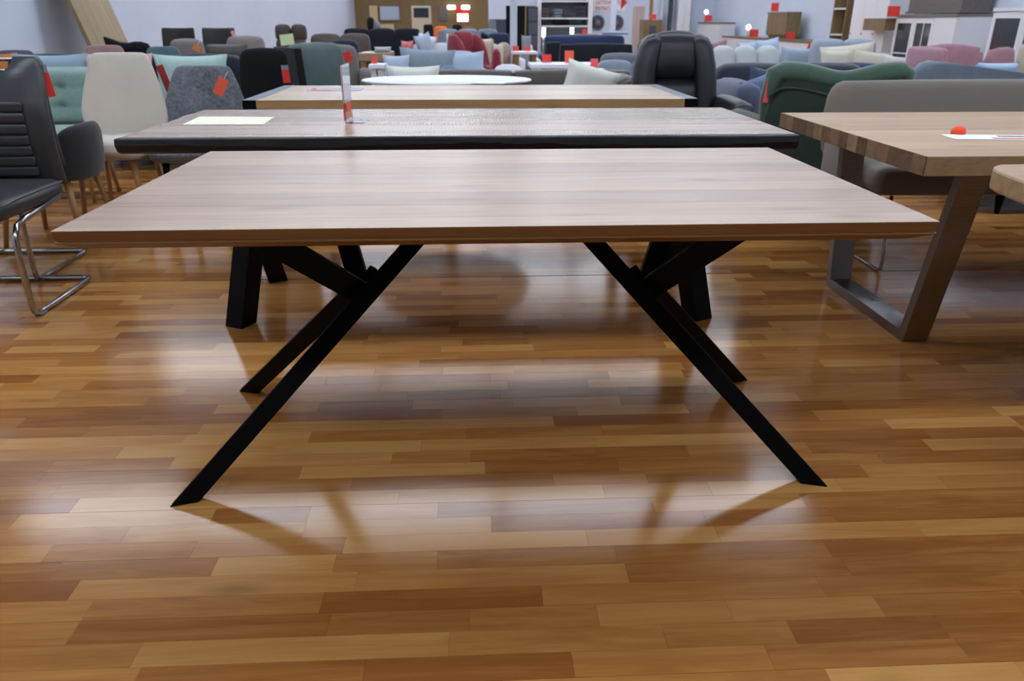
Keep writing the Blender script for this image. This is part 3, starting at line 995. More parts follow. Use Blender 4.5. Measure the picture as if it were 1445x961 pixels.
# green tufted chair turned a little, dark outer side
PETROL = leather((62, 82, 82), .5)
X, w_, h = span(428, 490, 64, 6.8)
def relax_chair():
    t = thing('relax_chair', 'petrol green leather chair with dark side panel and red tag', 'armchair', (X + .13, 6.5, 0), .6)
    MB().soft(0, .30, .70, .44, .14, .52, .05, .015, lambda x, y, z: (x, y + .18 * (z - .45), z)).build('lower_back_cushion', PETROL, t, True)
    MB().soft(0, .335, .905 - .06, .44, .13, .22, .05, .015, lambda x, y, z: (x, y + .18 * (z - .45), z)).build('headrest', PETROL, t, True)
    MB().soft(0, -.05, .40, .44, .6, .16, .05, .015).build('seat', PETROL, t, True)
    MB().prism([(-.35, .12), (.42, .12), (.58, h - .01), (.13, h - .01), (.08, .62), (-.35, .54)], lambda a, b, c: (c, a, b), -.285, -.225).build('side_panel', BLACKF, t, bevel=.01)
    MB().prism([(-.35, .12), (.42, .12), (.50, .56), (-.35, .54)], lambda a, b, c: (c, a, b), .225, .285).build('side_panel', BLACKF, t, bevel=.01)
    for sx in (-1, 1):
        for sy in (-1, 1):
            MB().tube([(sx * .2, sy * .28, 0), (sx * .2, sy * .28, .32)], .018).build('foot', BLACKSTEEL, t, True)
relax_chair()
hang_tag('red price tag hanging on the petrol green chair', 482, 493, 69, 88, 6.3, roll=-.35)
TAUPE = fabric((112, 106, 102), scale=120, var=.12)
X, w_, h = span(487, 540, 66, 8.75)
armchair('armchair', 'taupe armchair with sloping arms next to the petrol green chair', X - .2, 8.62, .35, TAUPE, .64, .7, h, .43, .66, .12, .16)

# navy sofa with cushions
NAVY = fabric((28, 34, 48), scale=140, sheen=.2)
X, w_, h = span(20, 322, 76, 7.25)
armchair('sofa', 'dark navy sofa with light blue, pink and mint cushions along its back', X, 6.95, 0, NAVY, w_ + .5, .85, h - .02, .43, .6, .16, .18, 'sofa', n=3)
SKY = fabric((144, 166, 182), scale=160, var=.1)
PINK = fabric((206, 172, 172), scale=160, var=.1)
MINTC = fabric((166, 194, 188), scale=160, var=.1)
def on_sofa(label, px0, px1, pt, Y, mat, seat=.445, **k):
    a, b = V(px0, pt + 20, Y), V(px1, pt + 20, Y)
    zt = V((px0 + px1) / 2, pt, Y + .08).z
    return cushion(label, ((a.x + b.x) / 2, Y, seat), b.x - a.x, zt - seat, mat, **k)
on_sofa('light blue cushion on the navy sofa behind the mint chair', 14, 122, 74, 6.98, SKY)
on_sofa('pale pink cushion on the navy sofa, between the light blue and mint ones', 114, 214, 74, 7.0, PINK)
on_sofa('pale mint cushion on the navy sofa behind the grey melange chair', 214, 320, 75, 6.98, MINTC)

# ------------------------------------------------------------------ left background rows
def chair_px(name, label, px0, px1, pt, Y, mat, rz=0.0, legmat=None, wrap=.2, top=.4, group=None, d=.46):
    X, w_, h = span(px0, px1, pt, Y)
    sh = .47
    k = h - sh
    prof = [(sh - .05, w_ * .4), (sh + .05, w_ * .48), (sh + .5 * k, w_ * .5), (h - .05, w_ * .49), (h - .005, w_ * top), (h + .004, w_ * .25)]
    return shell_chair(name, label, X, Y - .26, rz, mat, w_, h, sh, prof=prof, wrap=wrap, legmat=legmat or BLACKSTEEL, group=group, d=d)
GREYF = fabric((96, 92, 100), scale=120)
chair_px('upholstered_chair', 'grey rounded chair back behind the light blue cushion by the left wall', -8, 49, 71, 8.7, GREYF)
X, w_, h = span(-20, 19, 73, 7.75)
cushion('orange leather cushion behind the grey leather chair grip', (X, 7.7, .47), w_ + .05, h - .47, leather((196, 112, 42)))
armchair('bench', 'dark low bench carrying the orange cushion', X, 7.78, 0, NAVY, .5, .5, .56, .45, .4, 0, .12, 'bench', feet=False)
chair_px('upholstered_chair', 'dusty rose fabric chair in front of the leaning wooden board', 118, 175, 64, 8.9, fabric((164, 132, 126), scale=120))
X, w_, h = span(150, 206, 55, 9.9)
def wing_black():
    t = thing('wing_chair', 'black chair with pointed winged back beneath the leaning wooden board', 'chair', (X, 9.7, 0), 0)
    poly = chaikin([(.24, .42), (.27, .7), (.26, h - .06), (.12, h - .02), (-.05, h - .05), (-.24, h + .02), (-.29, h + .03), (-.25, .8), (-.24, .42)], 1)
    MB().puff(poly, .1, lambda a, b, c: (a, .2 + c + .1 * (b - .45), b)).build('backrest', BLACKF, t, True)
    MB().soft(0, -.03, .42, .5, .46, .12, .05, .01).build('seat', BLACKF, t, True)
    legs(t, .34, .32, .37, mat=BLACKSTEEL)
wing_black()
TEALF = fabric((88, 110, 116), scale=140)
chair_px('upholstered_chair', 'greyish teal chair back right of the leaning board', 204, 254, 66, 8.75, TEALF)
DKBROWN = leather((58, 52, 50), .5)
X, w_, h = span(285, 345, 63, 8.2)
tufted_chair('tufted_chair', 'dark brown tufted chair with orange tag behind the mint cushion', X, 7.95, 0, DKBROWN, w_, h, .46, 3, 2, legmat=BLACKSTEEL)
hang_tag('orange tag beside the dark brown tufted chair', 275, 286, 64, 73, 8.12, roll=.5, mat=plain('amber_card', (206, 130, 66), .6, bstr=0), head=False)
TAUPE2 = fabric((128, 118, 116), scale=120, var=.1)
X, w_, h = span(226, 292, 57, 9.8)
armchair('armchair', 'taupe armchair in front of the left black chair', X, 9.55, 0, TAUPE2, w_, .75, h, .43, .6, .08, .16)
X, w_, h = span(308, 378, 52.5, 10.75)
armchair('armchair', 'taupe armchair with curved back in front of the right black chair', X, 10.5, 0, TAUPE2, w_, .75, h, .43, .6, .08, .16)
BLK2 = leather((34, 32, 34), .5)
for px0, px1, lb in ((228, 274, 'black leather dining chair standing against the white wall beside the leaning board'), (285, 331, 'black leather dining chair against the white wall with a pink tag')):
    X, w_, h = span(px0, px1, 41, 11.7)
    t = thing('dining_chair', lb, 'chair', (X, 11.45, 0), 0, 'black chairs by the left wall')
    MB().soft(0, .22, .76, w_, .05, (h - .48), .025, .006, lambda x, y, z: (x, y + .12 * (z - .5) + .05 * (x / .25) ** 2 * -1, z + (.012 if z > .9 else 0) * (x / .22) ** 2)).build('backrest', BLK2, t, True)
    MB().soft(0, -.02, .45, w_, .46, .08, .03, .008).build('seat', BLK2, t, True)
    legs(t, w_ * .8, .36, .41, splay=.01, mat=BLACKSTEEL)
hang_tag('pink tag on the corner of a black chair', 326, 331, 44, 53, 11.6, roll=-.4, mat=PINKCARD, head=False)
BROWNL = leather((70, 58, 50), .45)
for px0, px1, lb in ((388, 409, 'brown leather recliner with rounded headrest, a green sheet on it'), (411, 431, 'brown leather recliner with rounded headrest beside the brown sofa')):
    X, w_, h = span(px0, px1, 35, 12.8)
    t = thing('recliner_chair', lb, 'armchair', (X, 12.55, 0), 0, 'brown recliners by the left wall')
    MB().soft(0, .25, h - .115, w_, .10, .23, .05, .012).build('headrest', BROWNL, t, True)
    MB().soft(0, .20, .64, w_ - .005, .14, .46, .06, .012).build('backrest', BROWNL, t, True)
    MB().soft(0, -.08, .40, w_ - .01, .5, .14, .05, .012).build('seat', BROWNL, t, True)
    MB().tube([(0, 0, .03), (0, 0, .33)], .03).build('pedestal', CHROME, t, True)
    MB().lathe([(.11, 0), (.11, .02), (.04, .03)], n=20).build('base_plate', CHROME, t, True)
a = V(406, 60, 12.3)
tag(MB().box(-.10, .10, -.002, .002, 0, .15).build('notice_sheet', plain('lime_paper', (205, 222, 172), .7, bstr=0), loc=(a.x, 12.30, .80), rot=(-.1, -.1, 0)), 'pale lime sheet propped on a brown recliner', 'paper')
BROWNF = leather((74, 60, 52), .55)
X, w_, h = span(430, 527, 49, 11.9)
armchair('sofa', 'dark brown leather sofa in front of the white left wall', X, 11.6, 0, BROWNF, w_ + .1, .85, h, .43, .6, .12, .18, 'sofa', n=2)
X, w_, h = span(462, 505, 58, 10.4)
armchair('armchair', 'navy low armchair in front of the brown sofa', X, 10.2, 0, NAVY, w_ + .14, .6, h, .42, .55, .08, .14)
NAVY2 = fabric((24, 26, 34), scale=120, sheen=.1)
X, w_, h = span(484, 592, 41, 15.6)
armchair('sofa', 'long black-navy sofa with high cushions near the brown wall', X, 15.3, 0, NAVY2, w_ + .3, .9, h, .45, .62, .15, .2, 'sofa', n=3)
# leaning wooden board against left wall
def leaning_board():
    ya, yb = 9.95, 11.0
    t = thing('leaning_board', 'tall pale wooden board of vertical planks leaning against the white wall', 'board', (XL, (ya + yb) / 2, 0))
    D = (yb - ya) / 2
    n = 5
    for i in range(n):
        m = MB(); m.tone = (i * .31) % 1
        a, b = -D + 2 * D * i / n, -D + 2 * D * (i + 1) / n
        x0, x1, H2 = .72, .04, 2.35
        m.hexa([(x0, a + .001, 0), (x0 + .05, a + .001, 0), (x0 + .05, b - .001, 0), (x0, b - .001, 0), (x1, a + .001, H2), (x1 + .05, a + .001, H2), (x1 + .05, b - .001, H2), (x1, b - .001, H2)])
        m.build('plank', BOARD, t)
leaning_board()
# low wooden table behind
X, w_, h = span(510, 553, 73.5, 9.9)
def side_table(name, label, X, Y, w_, d, h, top, leg, th=.05):
    t = thing(name, label, 'table', (X, Y, 0))
    MB().box(-w_ / 2, w_ / 2, -d / 2, d / 2, h - th, h).build('tabletop', top, t, bevel=.004)
    for sx in (-1, 1):
        for sy in (-1, 1):
            a, b = sx * (w_ / 2 - .05), sy * (d / 2 - .05)
            MB().box(a - .03, a + .03, b - .03, b + .03, 0, h - th).build('leg', leg, t)
    return t
side_table('wooden_table', 'light orange wooden table standing behind the taupe armchair', X, 9.9, w_, .6, h, MANGO, MANGO_EDGE, .09)
WHITEF = fabric((226, 230, 232), scale=160, var=.05)
cush_px('small grey cushion on the wooden table behind the taupe armchair', 528, 553, 66, 73.5, 9.9, fabric((176, 182, 194), scale=150), t=.2, tilt=0)
# small white bench items left of the cushion heap
X, w_, h = span(526, 541, 90, 7.85)
side_table('side_table', 'small white side table with a red card beside the cushion heap', X, 7.85, w_ + .05, .3, h, WHITELACQ, WHITELACQ, .04)
sign_px('red price card on the small white side table by the heap of cushions', 525, 532, 80, 90, 7.83)

# ------------------------------------------------------------------ middle: leather sofa behind the oval table
LEATHERTAUPE = leather((68, 60, 58), .45)
X, w_, h = span(562, 886, 101, 7.3)
t = armchair('sofa', 'taupe leather low-backed sofa behind the oval white table, with white cushions', X, 7.05, 0, LEATHERTAUPE, w_ + .05, .85, h, .42, .0, 0, .2, 'sofa', n=2, br=.022)
for s_ in (-1, 1):
    MB().tube([(s_ * (w_ / 2 - .06), -.40, h - .16), (s_ * (w_ / 2 - .06), .36, h - .14)], .13, 18).build('rolled_arm', LEATHERTAUPE, t, True)
    MB().soft(s_ * (w_ / 2 - .06), -.02, .30, .2, .76, .5, .05).build('arm_panel', LEATHERTAUPE, t, True)
IVORY = fabric((214, 216, 208), scale=150, var=.06)
on_sofa('white cushion at the left end of the taupe leather sofa', 545, 621, 91, 6.86, IVORY, seat=.43)
on_sofa('large ivory cushion tilted at the right end of the taupe leather sofa', 788, 866, 90, 6.84, IVORY, seat=.5, roll=.28)
# pale blue sofa with the cushion heap
PALEBLUE = fabric((164, 177, 196), scale=150, var=.08)
X, w_, h = span(556, 690, 72, 8.75)
armchair('sofa', 'pale blue sofa buried under cushions behind the taupe leather sofa', X, 8.5, 0, PALEBLUE, w_, .85, h - .02, .44, .66, .14, .18, 'sofa', n=2)
GREYC = fabric((136, 148, 160), scale=110, var=.15)
on_sofa('large crumpled grey cushion on the pale blue sofa', 560, 640, 67, 8.35, GREYC, roll=.06, t=.2)
on_sofa('pale blue cushion leaning at the right of the pale blue sofa', 632, 686, 72, 8.4, fabric((172, 188, 208), scale=150, var=.08), roll=-.05)
on_sofa('pale blue cushion at the left edge of the pale blue sofa', 540, 578, 76, 8.2, fabric((172, 186, 204), scale=150, var=.08), seat=.46)
a = V(634, 85, 8.15)
tag(MB().lathe([(.02, -.05), (.1, -.045), (.115, 0), (.1, .045), (.02, .05)], n=24).build('round_cushion', fabric((104, 130, 166), scale=150), loc=(a.x, 8.12, .615), rot=(PI / 2 - .1, 0, 0), smooth=True), 'round denim blue cushion between grey and pale blue cushions', 'cushion')
# sofa further back with furry cushions
X, w_, h = span(578, 640, 52, 11.4)
armchair('sofa', 'light grey sofa carrying furry cushions behind the pale blue sofa', X, 11.2, 0, fabric((182, 188, 196), scale=150), w_ + .2, .85, h - .1, .44, .62, .12, .18, 'sofa', n=2)
FUR = fabric((196, 206, 218), scale=60, var=.15, sheen=.6)
on_sofa('furry pale grey cushion with curled corner on the light grey sofa', 578, 605, 46, 11.05, FUR, roll=.25, t=.25, seat=.5)
on_sofa('pointed pale blue cushion on the light grey sofa', 598, 622, 44, 10.85, PALEBLUE, roll=-.3, seat=.5)
on_sofa('red and white patterned cushion at the side of the light grey sofa', 566, 584, 56, 10.75, fabric((196, 110, 110), scale=25, var=.6), seat=.5)
on_sofa('cream floral cushion next to the red wing chair', 630, 646, 46, 11.0, fabric((214, 204, 178), scale=30, var=.3), seat=.5)
# red wing chair and footstool
CRIMSON = fabric((132, 38, 50), scale=140, sheen=.35)
def wing_chair(name, label, X, Y, rz, mat, w_, h, d=.75, seat=.44):
    t = thing(name, label, 'armchair', (X, Y, 0), rz)
    poly = mirror([(.35, w_ * .36), (.6, w_ * .36), (h - .1, w_ * .36), (h - .01, w_ * .28), (h, w_ * .12)])
    MB().puff(poly, .16, lambda a, b, c: (a, d / 2 - .1 + c + .1 * (b - .4), b)).build('backrest', mat, t, True)
    for s_ in (-1, 1):
        wing = chaikin([(d / 2 - .02, .45), (d / 2 + .05, h - .03), (d / 2 - .16, h - .04), (d / 2 - .26, h - .22), (d / 2 - .24, .62), (-d / 2 + .03, .62), (-d / 2, .56), (-d / 2 + .02, .14), (d / 2 - .05, .14)], 1)
        MB().puff(wing, .13, lambda a, b, c: (s_ * (w_ / 2 - .06) + c, a, b), 4).build('wing', mat, t, True)
    MB().soft(0, -.05, seat - .08, w_ - .22, d - .1, .17, .06, .015).build('seat', mat, t, True)
    legs(t, w_ * .7, d * .7, .16, splay=.0, mat=BLACKSTEEL)
    return t
X, w_, h = span(643, 682, 43.5, 10.0)
wing_chair('wing_chair', 'crimson velvet wing chair with curved ears in the middle of the shop', X + .08, 9.85, .7, CRIMSON, .46, h, d=.6)
X, w_, h = span(686, 711, 72, 9.3)
armchair('armchair', 'crimson low armchair beside the crimson wing chair', X + .02, 9.28, 0, CRIMSON, w_ + .03, .5, h, .42, .6, .07, .14, br=.03)
X, w_, h = span(717, 743, 82.5, 9.1)
tag(MB().soft(0, 0, .28, w_, .45, .5, .09, .02).build('pouf', CRIMSON, loc=(X, 9.0, .04), smooth=True), 'crimson rounded pouf beside the crimson armchair', 'stool')
X, w_, h = span(697, 739, 92.5, 8.3)
tag(MB().soft(0, 0, h / 2, w_, .5, h, .09, .01).build('ottoman', fabric((206, 208, 214), scale=150, var=.05), loc=(X, 8.3, 0), smooth=True), 'pale grey rounded ottoman in front of the crimson pouf', 'stool')
# beige-pink sofa
BLUSH = fabric((176, 150, 140), scale=150, var=.1)
X, w_, h = span(668, 736, 62, 13.4)
armchair('sofa', 'blush beige sofa with sloping arm behind the crimson chair', X, 13.2, 0, BLUSH, w_, .85, h, .43, .66, .18, .18, 'sofa', n=2)
on_sofa('blush cushion on the blush beige sofa', 674, 697, 55, 13.0, fabric((190, 168, 152), scale=150))
on_sofa('cream cushion on the blush beige sofa, behind the crimson chair', 676, 695, 53, 13.12, fabric((212, 204, 184), scale=150))
on_sofa('small cream cushion by the arm of the blush beige sofa', 696, 711, 61, 12.95, fabric((206, 200, 180), scale=150))
# grey long sofa and dark blue sofa further back
SLATE = fabric((118, 128, 142), scale=140)
X, w_, h = span(612, 708, 42, 18.6)
armchair('sofa', 'long slate grey sofa towards the brown wall', X, 18.3, 0, SLATE, w_ + .1, .9, h, .45, .6, .14, .2, 'sofa', n=3)
DEEPBLUE = fabric((38, 48, 72), scale=140)
X, w_, h = span(686, 722, 47.5, 16.6)
armchair('armchair', 'deep blue armchair in front of the slate grey sofa', X, 16.35, 0, DEEPBLUE, w_ + .2, .85, h, .45, .6, .14, .2)
on_sofa('black cushion leaning at the end of the slate grey sofa', 671, 690, 46, 16.9, BLACKF, seat=.5, roll=.3)
ORANGEL = plain('orange_bolster', (240, 110, 30), .5, bstr=0)
X, w_, h = span(610, 634, 38, 21.5)
armchair('armchair', 'bright orange armchair near the brown wall', X, 21.3, 0, fabric((240, 112, 30), scale=150), w_ + .1, .7, h, .45, .6, .1, .16)
for px0, px1, pt, lb, mm in ((597, 611, 34.5, 'black rounded chair back left of the orange armchair', BLACKF), (638, 652, 35, 'black rounded chair back right of the orange armchair', BLACKF), (652, 671, 38, 'brown wooden-toned chair back beside the black chair near the brown wall', leather((150, 92, 40)))):
    chair_px('round_chair', lb, px0, px1, pt, 23.3 if px0 > 650 else 22.6, mm)

# ------------------------------------------------------------------ far brown wall: doors, mirrors, panels
CREAM = plain('cream_board', (226, 206, 160), .6, bstr=0)
MIRROR = plain('mirror_glass', (196, 204, 214), .12, metallic=.8, bstr=0)
def wall_panel(name, label, cat, px0, px1, pt, pb, mat, Y=YF, depth=.05, frame=None, group=None):
    a, b = V(px0, pt, Y), V(px1, pb, Y)
    w_, h = abs(b.x - a.x), a.z - b.z
    t = thing(name, label, cat, ((a.x + b.x) / 2, Y, b.z), 0, group)
    MB().box(-w_ / 2, w_ / 2, -depth, -.001, 0, h).build('panel', mat, t)
    if frame:
        fwid = .05
        for x0, x1, z0, z1 in ((-w_ / 2 - fwid, -w_ / 2, -fwid, h + fwid), (w_ / 2, w_ / 2 + fwid, -fwid, h + fwid), (-w_ / 2, w_ / 2, h, h + fwid), (-w_ / 2, w_ / 2, -fwid, 0)):
            MB().box(x0, x1, -depth - .02, -.001, z0, z1).build('frame', frame, t)
    return t
wall_panel('wall_board', 'narrow cream board on the brown wall beside the large mirror', 'board', 521, 534, 8, 36, CREAM)
wall_panel('mirror', 'large pale mirror on the brown wall', 'mirror', 536, 564, 9, 28, MIRROR, frame=BROWN_WALL)
wall_panel('wall_board', 'low cream board below the large mirror on the brown wall', 'board', 537, 556, 34, 46, CREAM)
wall_panel('mirror', 'grey mirror on the brown wall beside the white door', 'mirror', 619, 631, 9, 30, plain('dull_mirror', (126, 116, 112), .2, metallic=.5, bstr=0))
a, b = V(580, 8, YF), V(608, 8, YF)
d = struct(MB().box(-(b.x - a.x) / 2, (b.x - a.x) / 2, -.06, -.001, 0, a.z).build('door_1', plain('cream_door', (222, 208, 180), .5, bstr=0), loc=((a.x + b.x) / 2, YF, 0)))
z1, z0 = V(590, 11, YF).z, V(590, 25, YF).z
MB().box(-.32, .32, -.075, -.061, z0, z1).build('pane', DARKGLASS, d)
MB().box(-.36, .36, -.08, -.061, z1, z1 + .05).build('pane_frame', WHITELACQ, d)
MB().tube([(.38, -.10, 1.0), (.38, -.065, 1.0)], .02).build('handle', CHROME, d, True)
t = wall_panel('red_poster', 'red and white poster with a glowing white field on the brown wall', 'poster', 643, 662, 9, 31, RED)
w_ = abs(V(643, 9, YF).x - V(662, 9, YF).x); h = V(643, 9, YF).z - V(643, 31, YF).z
MB().box(-w_ * .38, w_ * .42, -.07, -.051, .02, h * .52).build('glow_field', GLOW, t)  # white field is given emission of its own
for px0, px1, lb in ((631, 643, 'bright oblong glow imitating a reflected ceiling light, left of the red poster'), (651, 663, 'bright oblong glow imitating a reflected ceiling light, above the red poster')):  # added glowing blocks stand in for ceiling lights reflected in glass
    a, b = V(px0, 8, YF), V(px1, 14, YF)
    t = thing('reflected_glow', lb, 'lamp', ((a.x + b.x) / 2, YF, b.z), 0, 'imitated ceiling light reflections on the brown wall')
    MB().soft(0, -.14, .1, b.x - a.x, .1, a.z - b.z, .06).build('glow_block', GLOW, t, True)
    MB().box(-.05, .05, -.09, -.001, .05, .15).build('glow_mount', WHITELACQ, t)
a = V(526, 40, 25)
t = thing('bag_display', 'dark and grey display bust standing behind the navy sofa', 'decoration', (a.x, 25, 0))
MB().box(-.25, .25, -.2, .2, 0, .8).build('plinth', GREYLACQ, t)
MB().soft(-.05, 0, .80 + .2, .2, .2, .42, .09, .02).build('bust', BLACKF, t, True)
MB().soft(.12, 0, .95, .2, .2, .3, .09, .02).build('side_bag', fabric((130, 130, 142), scale=50), t, True)

# ------------------------------------------------------------------ white partitions, posts, bedding shelf, sign
YP = 24.0
def xz(px, py, Y): q = V(px, py, Y); return q.x, q.z
x0, z0 = xz(689.5, 27, YP); x1, _ = xz(714, 27, YP); x2, z2 = xz(757, 8, YP)
pw = struct(MB().box(x0, x1, YP, YP + .15, z0, CEIL).box(x1, x2, YP, YP + .15, z2, CEIL).build('wall_partition', WHITE_WALL))
t = thing('kitchen_block', 'grey kitchen wall unit below the white partition', 'cabinet', ((x0 + x1) / 2, YP + .35, 0))
W2 = (x1 - x0) / 2
MB().box(-W2 + .22, W2, -.3, .3, 0, z0 - .01).build('body', GREYLACQ, t)
MB().box(-W2, -W2 + .215, -.28, .3, 0, z0 - .01).build('glass_unit', MIRROR, t)
for k in range(2):
    MB().box(-W2 + .23 + k * .14, -W2 + .36 + k * .14, -.315, -.301, .1, z0 - .04).build('door', plain('slate_lacquer', (62, 66, 82), .4, bstr=0), t)
x3, _ = xz(714, 9, YP); x4, z4 = xz(743, 9, YP)
MB_ = MB().box(x3, x4, YP + .8, YP + .9, 0, CEIL); struct(MB_.build('wall_recess', plain('dark_recess', (22, 22, 24), .8, bstr=0)))
def steel_post(label, px0, px1, Y):
    a, b = V(px0, 30, Y), V(px1, 30, Y)
    t = thing('post', label, 'column', ((a.x + b.x) / 2, Y, 0), 0)
    hw = (b.x - a.x) / 2
    MB().box(-hw, hw, -hw, hw, .02, CEIL - .02).build('shaft', WHITE_WALL, t, bevel=.006)
    MB().box(-hw * 1.7, hw * 1.7, -hw * 1.7, hw * 1.7, 0, .02).build('foot_plate', WHITE_WALL, t)
    MB().box(-hw * 1.7, hw * 1.7, -hw * 1.7, hw * 1.7, CEIL - .02, CEIL - .001).build('head_plate', WHITE_WALL, t)
steel_post('slim white steel post rising behind the red price cards', 720, 729.5, 13.9)
steel_post('slim white post in front of the mattress sign', 861, 868.5, 19.5)
# tall dark fridge cabinet
x0, z0 = xz(743, 10, YP); x1, _ = xz(757, 10, YP)
t = thing('tall_cabinet', 'tall dark grey cabinet with shiny door beside the bedding shelf', 'cabinet', ((x0 + x1) / 2, YP - .3, 0))
W2 = (x1 - x0) / 2
MB().box(-W2, W2, -.28, .28, 0, z0).build('body', BLACKLACQ, t)
for k in range(4):
    MB().box(-W2 + .02, W2 - .02, -.30, -.281, .06 + k * z0 / 4.2, .03 + (k + 1) * z0 / 4.2).build('door', GREYLACQ, t)
# bedding shelf
x0, z0 = xz(757, 1, YP); x1, _ = xz(835, 1, YP)
t = thing('bedding_shelf', 'large white wall shelf stacked with grey bedding', 'shelf', ((x0 + x1) / 2, YP + .1, 0))
W2 = (x1 - x0) / 2
MB().box(-W2, W2, .25, .3, 0, 2.2).build('back_panel', plain('grey_panel', (150, 154, 160), .7, bstr=0), t)
for xx in (-W2, W2 - .12):
    MB().box(xx, xx + .12, -.35, .249, 0, 2.2).build('side_panel', WHITELACQ, t)
zs = [V(790, p_, YP).z for p_ in (25, 36)]
for z in zs + [z0]:
    MB().box(-W2 + .121, W2 - .121, -.33, .249, z - .04, z).build('shelf_board', WHITELACQ, t)
MB().box(-W2 + .121, W2 - .121, -.34, .249, .02, zs[1] - .05).build('drawer_front', GREYLACQ, t)
bed = fabric((74, 72, 82), scale=60)
for px0, px1, pt, pb, mm, lb in ((758, 773, 12, 25, fabric((82, 74, 74), scale=60), 'brown-grey folded blanket on the left of the bedding shelf'),
                                 (780, 792, 13, 25, fabric((112, 122, 128), scale=60), 'blue-grey boxed bedding in the middle of the shelf'),
                                 (798, 812, 19, 27, bed, 'dark grey folded bedding right of the boxed bedding'),
                                 (811, 826, 9, 27, fabric((64, 62, 72), scale=60), 'tall stack of charcoal bedding at the right of the shelf')):
    a, b = V(px0, pt, YP - .1), V(px1, pb, YP - .1)
    t = thing('bedding_stack', lb, 'bedding', ((a.x + b.x) / 2, YP - .05, zs[0] + .001))
    n = 3
    hh = (a.z - zs[0]) / n
    for k in range(n):
        MB().soft(rnd.uniform(-.02, .02), 0, hh * (k + .5), b.x - a.x, .36, hh * .98, .03, .006).build('folded_layer', mm, t, True)
a = V(793, 36, YP - .4)
t = thing('black_bedding', 'black crumpled bedding on the low board of the shelf', 'bedding', (a.x, YP - .05, zs[1] + .001))
MB().soft(0, 0, .1, .5, .34, .2, .06, .02).build('folded_layer', BLACKF, t, True)
a = V(812, 36, YP - .4)
t = thing('green_bedding', 'dark green folded bedding beside the black bedding', 'bedding', (a.x, YP - .05, zs[1] + .001))
MB().soft(0, 0, .08, .38, .34, .16, .06, .02).build('folded_layer', fabric((28, 58, 48), scale=60), t, True)
# sign wall
x0, _ = xz(835.5, 10, YP); x1, _ = xz(905, 10, YP)
struct(MB().box(x0, XR, YP + .2, YP + .35, 0, CEIL).build('wall_sign_side', WHITE_WALL))
def sign_board():
    a, b = V(838, 0, YP), V(884, 16, YP)
    t = thing('department_sign', 'white wall sign with red lettering and a red arrow', 'sign', (a.x, YP + .2, b.z))
    W2 = b.x - a.x
    MB().box(0, W2, -.03, -.001, 0, .62).build('board', PAPER, t)
    for i, (tx, py) in enumerate((('LATTENROSTE', 6.2), ('MATRATZEN', 14.5))):
        cu = bpy.data.curves.new('lettering', 'FONT')
        cu.body = tx
        cu.size = .155
        cu.extrude = .003
        ob = bpy.data.objects.new('lettering_tmp', cu)
        COL.objects.link(ob)
        bpy.context.view_layer.update()
        dg = bpy.context.evaluated_depsgraph_get()
        me = bpy.data.meshes.new_from_object(ob.evaluated_get(dg))
        bpy.data.objects.remove(ob)
        o = bpy.data.objects.new('lettering', me)
        COL.objects.link(o)
        me.materials.clear(); me.materials.append(plain('sign_red', (200, 40, 50), .6, bstr=0))
        o.parent = t
        xs = [v.co.x for v in me.vertices]
        full = V(876.5, 6, YP).x - V(842, 6, YP).x if i == 0 else V(870, 6, YP).x - V(842, 6, YP).x
        o.scale = (full / (max(xs) - min(xs)), 1, 1)
        o.rotation_euler = (PI / 2, 0, 0)
        o.location = (V(842, 6, YP).x - a.x, -.034, V(842, py, YP).z - b.z)
    xa, xb = V(878, 3, YP).x - a.x, V(886.5, 3, YP).x - a.x
    zc = V(880, 3, YP).z - b.z
    MB().prism([(xa, zc - .20), (xb, zc), (xa, zc + .20)], lambda u, v_, c_: (u, c_, v_), -.036, -.031).build('arrow', plain('sign_red', (200, 40, 50), .6, bstr=0), t)
sign_board()
GREYFUR = fabric((120, 124, 142), scale=30, var=.3)
for px, lb in ((844.5, 'round grey sunburst wall ornament beneath the red lettering'), (871.5, 'round grey sunburst wall ornament partly behind the slim post')):
    a = V(px, 32, YP); b = V(px, 21, YP)
    t = thing('wall_ornament', lb, 'wall decoration', (a.x, YP + .2, a.z), 0, 'sunburst ornaments')
    R = b.z - a.z
    m = MB()
    for k in range(28):
        an = 2 * PI * k / 28
        m.bar((R * .3 * math.cos(an), -.03, R * .3 * math.sin(an)), (R * math.cos(an), -.03, R * math.sin(an)), .05, .02, (math.sin(an), 0, -math.cos(an)))
    m.build('rays', GREYFUR, t)
    MB().puff([(R * .55 * math.cos(2 * PI * k / 24), R * .55 * math.sin(2 * PI * k / 24)) for k in range(24)], .06, lambda a_, b_, c_: (a_, -.035 + c_, b_)).build('disc', fabric((100, 100, 118), scale=40), t, True)
    MB().puff([(R * .28 * math.cos(2 * PI * k / 24), R * .28 * math.sin(2 * PI * k / 24)) for k in range(24)], .05, lambda a_, b_, c_: (a_, -.06 + c_, b_)).build('centre', fabric((128, 118, 96), scale=40), t, True)
# glowing light columns on the bedside unit
for px, lb in ((767.2, 'glowing white light column left in front of the bedding shelf'), (807.2, 'glowing white light column right in front of the bedding shelf')):
    a, b = V(px, 39, 20), V(px, 52, 20)
    t = thing('light_column', lb, 'lamp', (a.x, 20, 0), 0, 'light columns')
    MB().tube([(0, 0, b.z), (0, 0, a.z)], .045, 14).build('glowing_tube', GLOW, t, True)
    MB().tube([(0, 0, .02), (0, 0, b.z - .002)], .02, 10).build('stem', CHROME, t, True)
    MB().lathe([(.13, 0), (.13, .018), (.03, .02)], n=20).build('base_plate', CHROME, t)

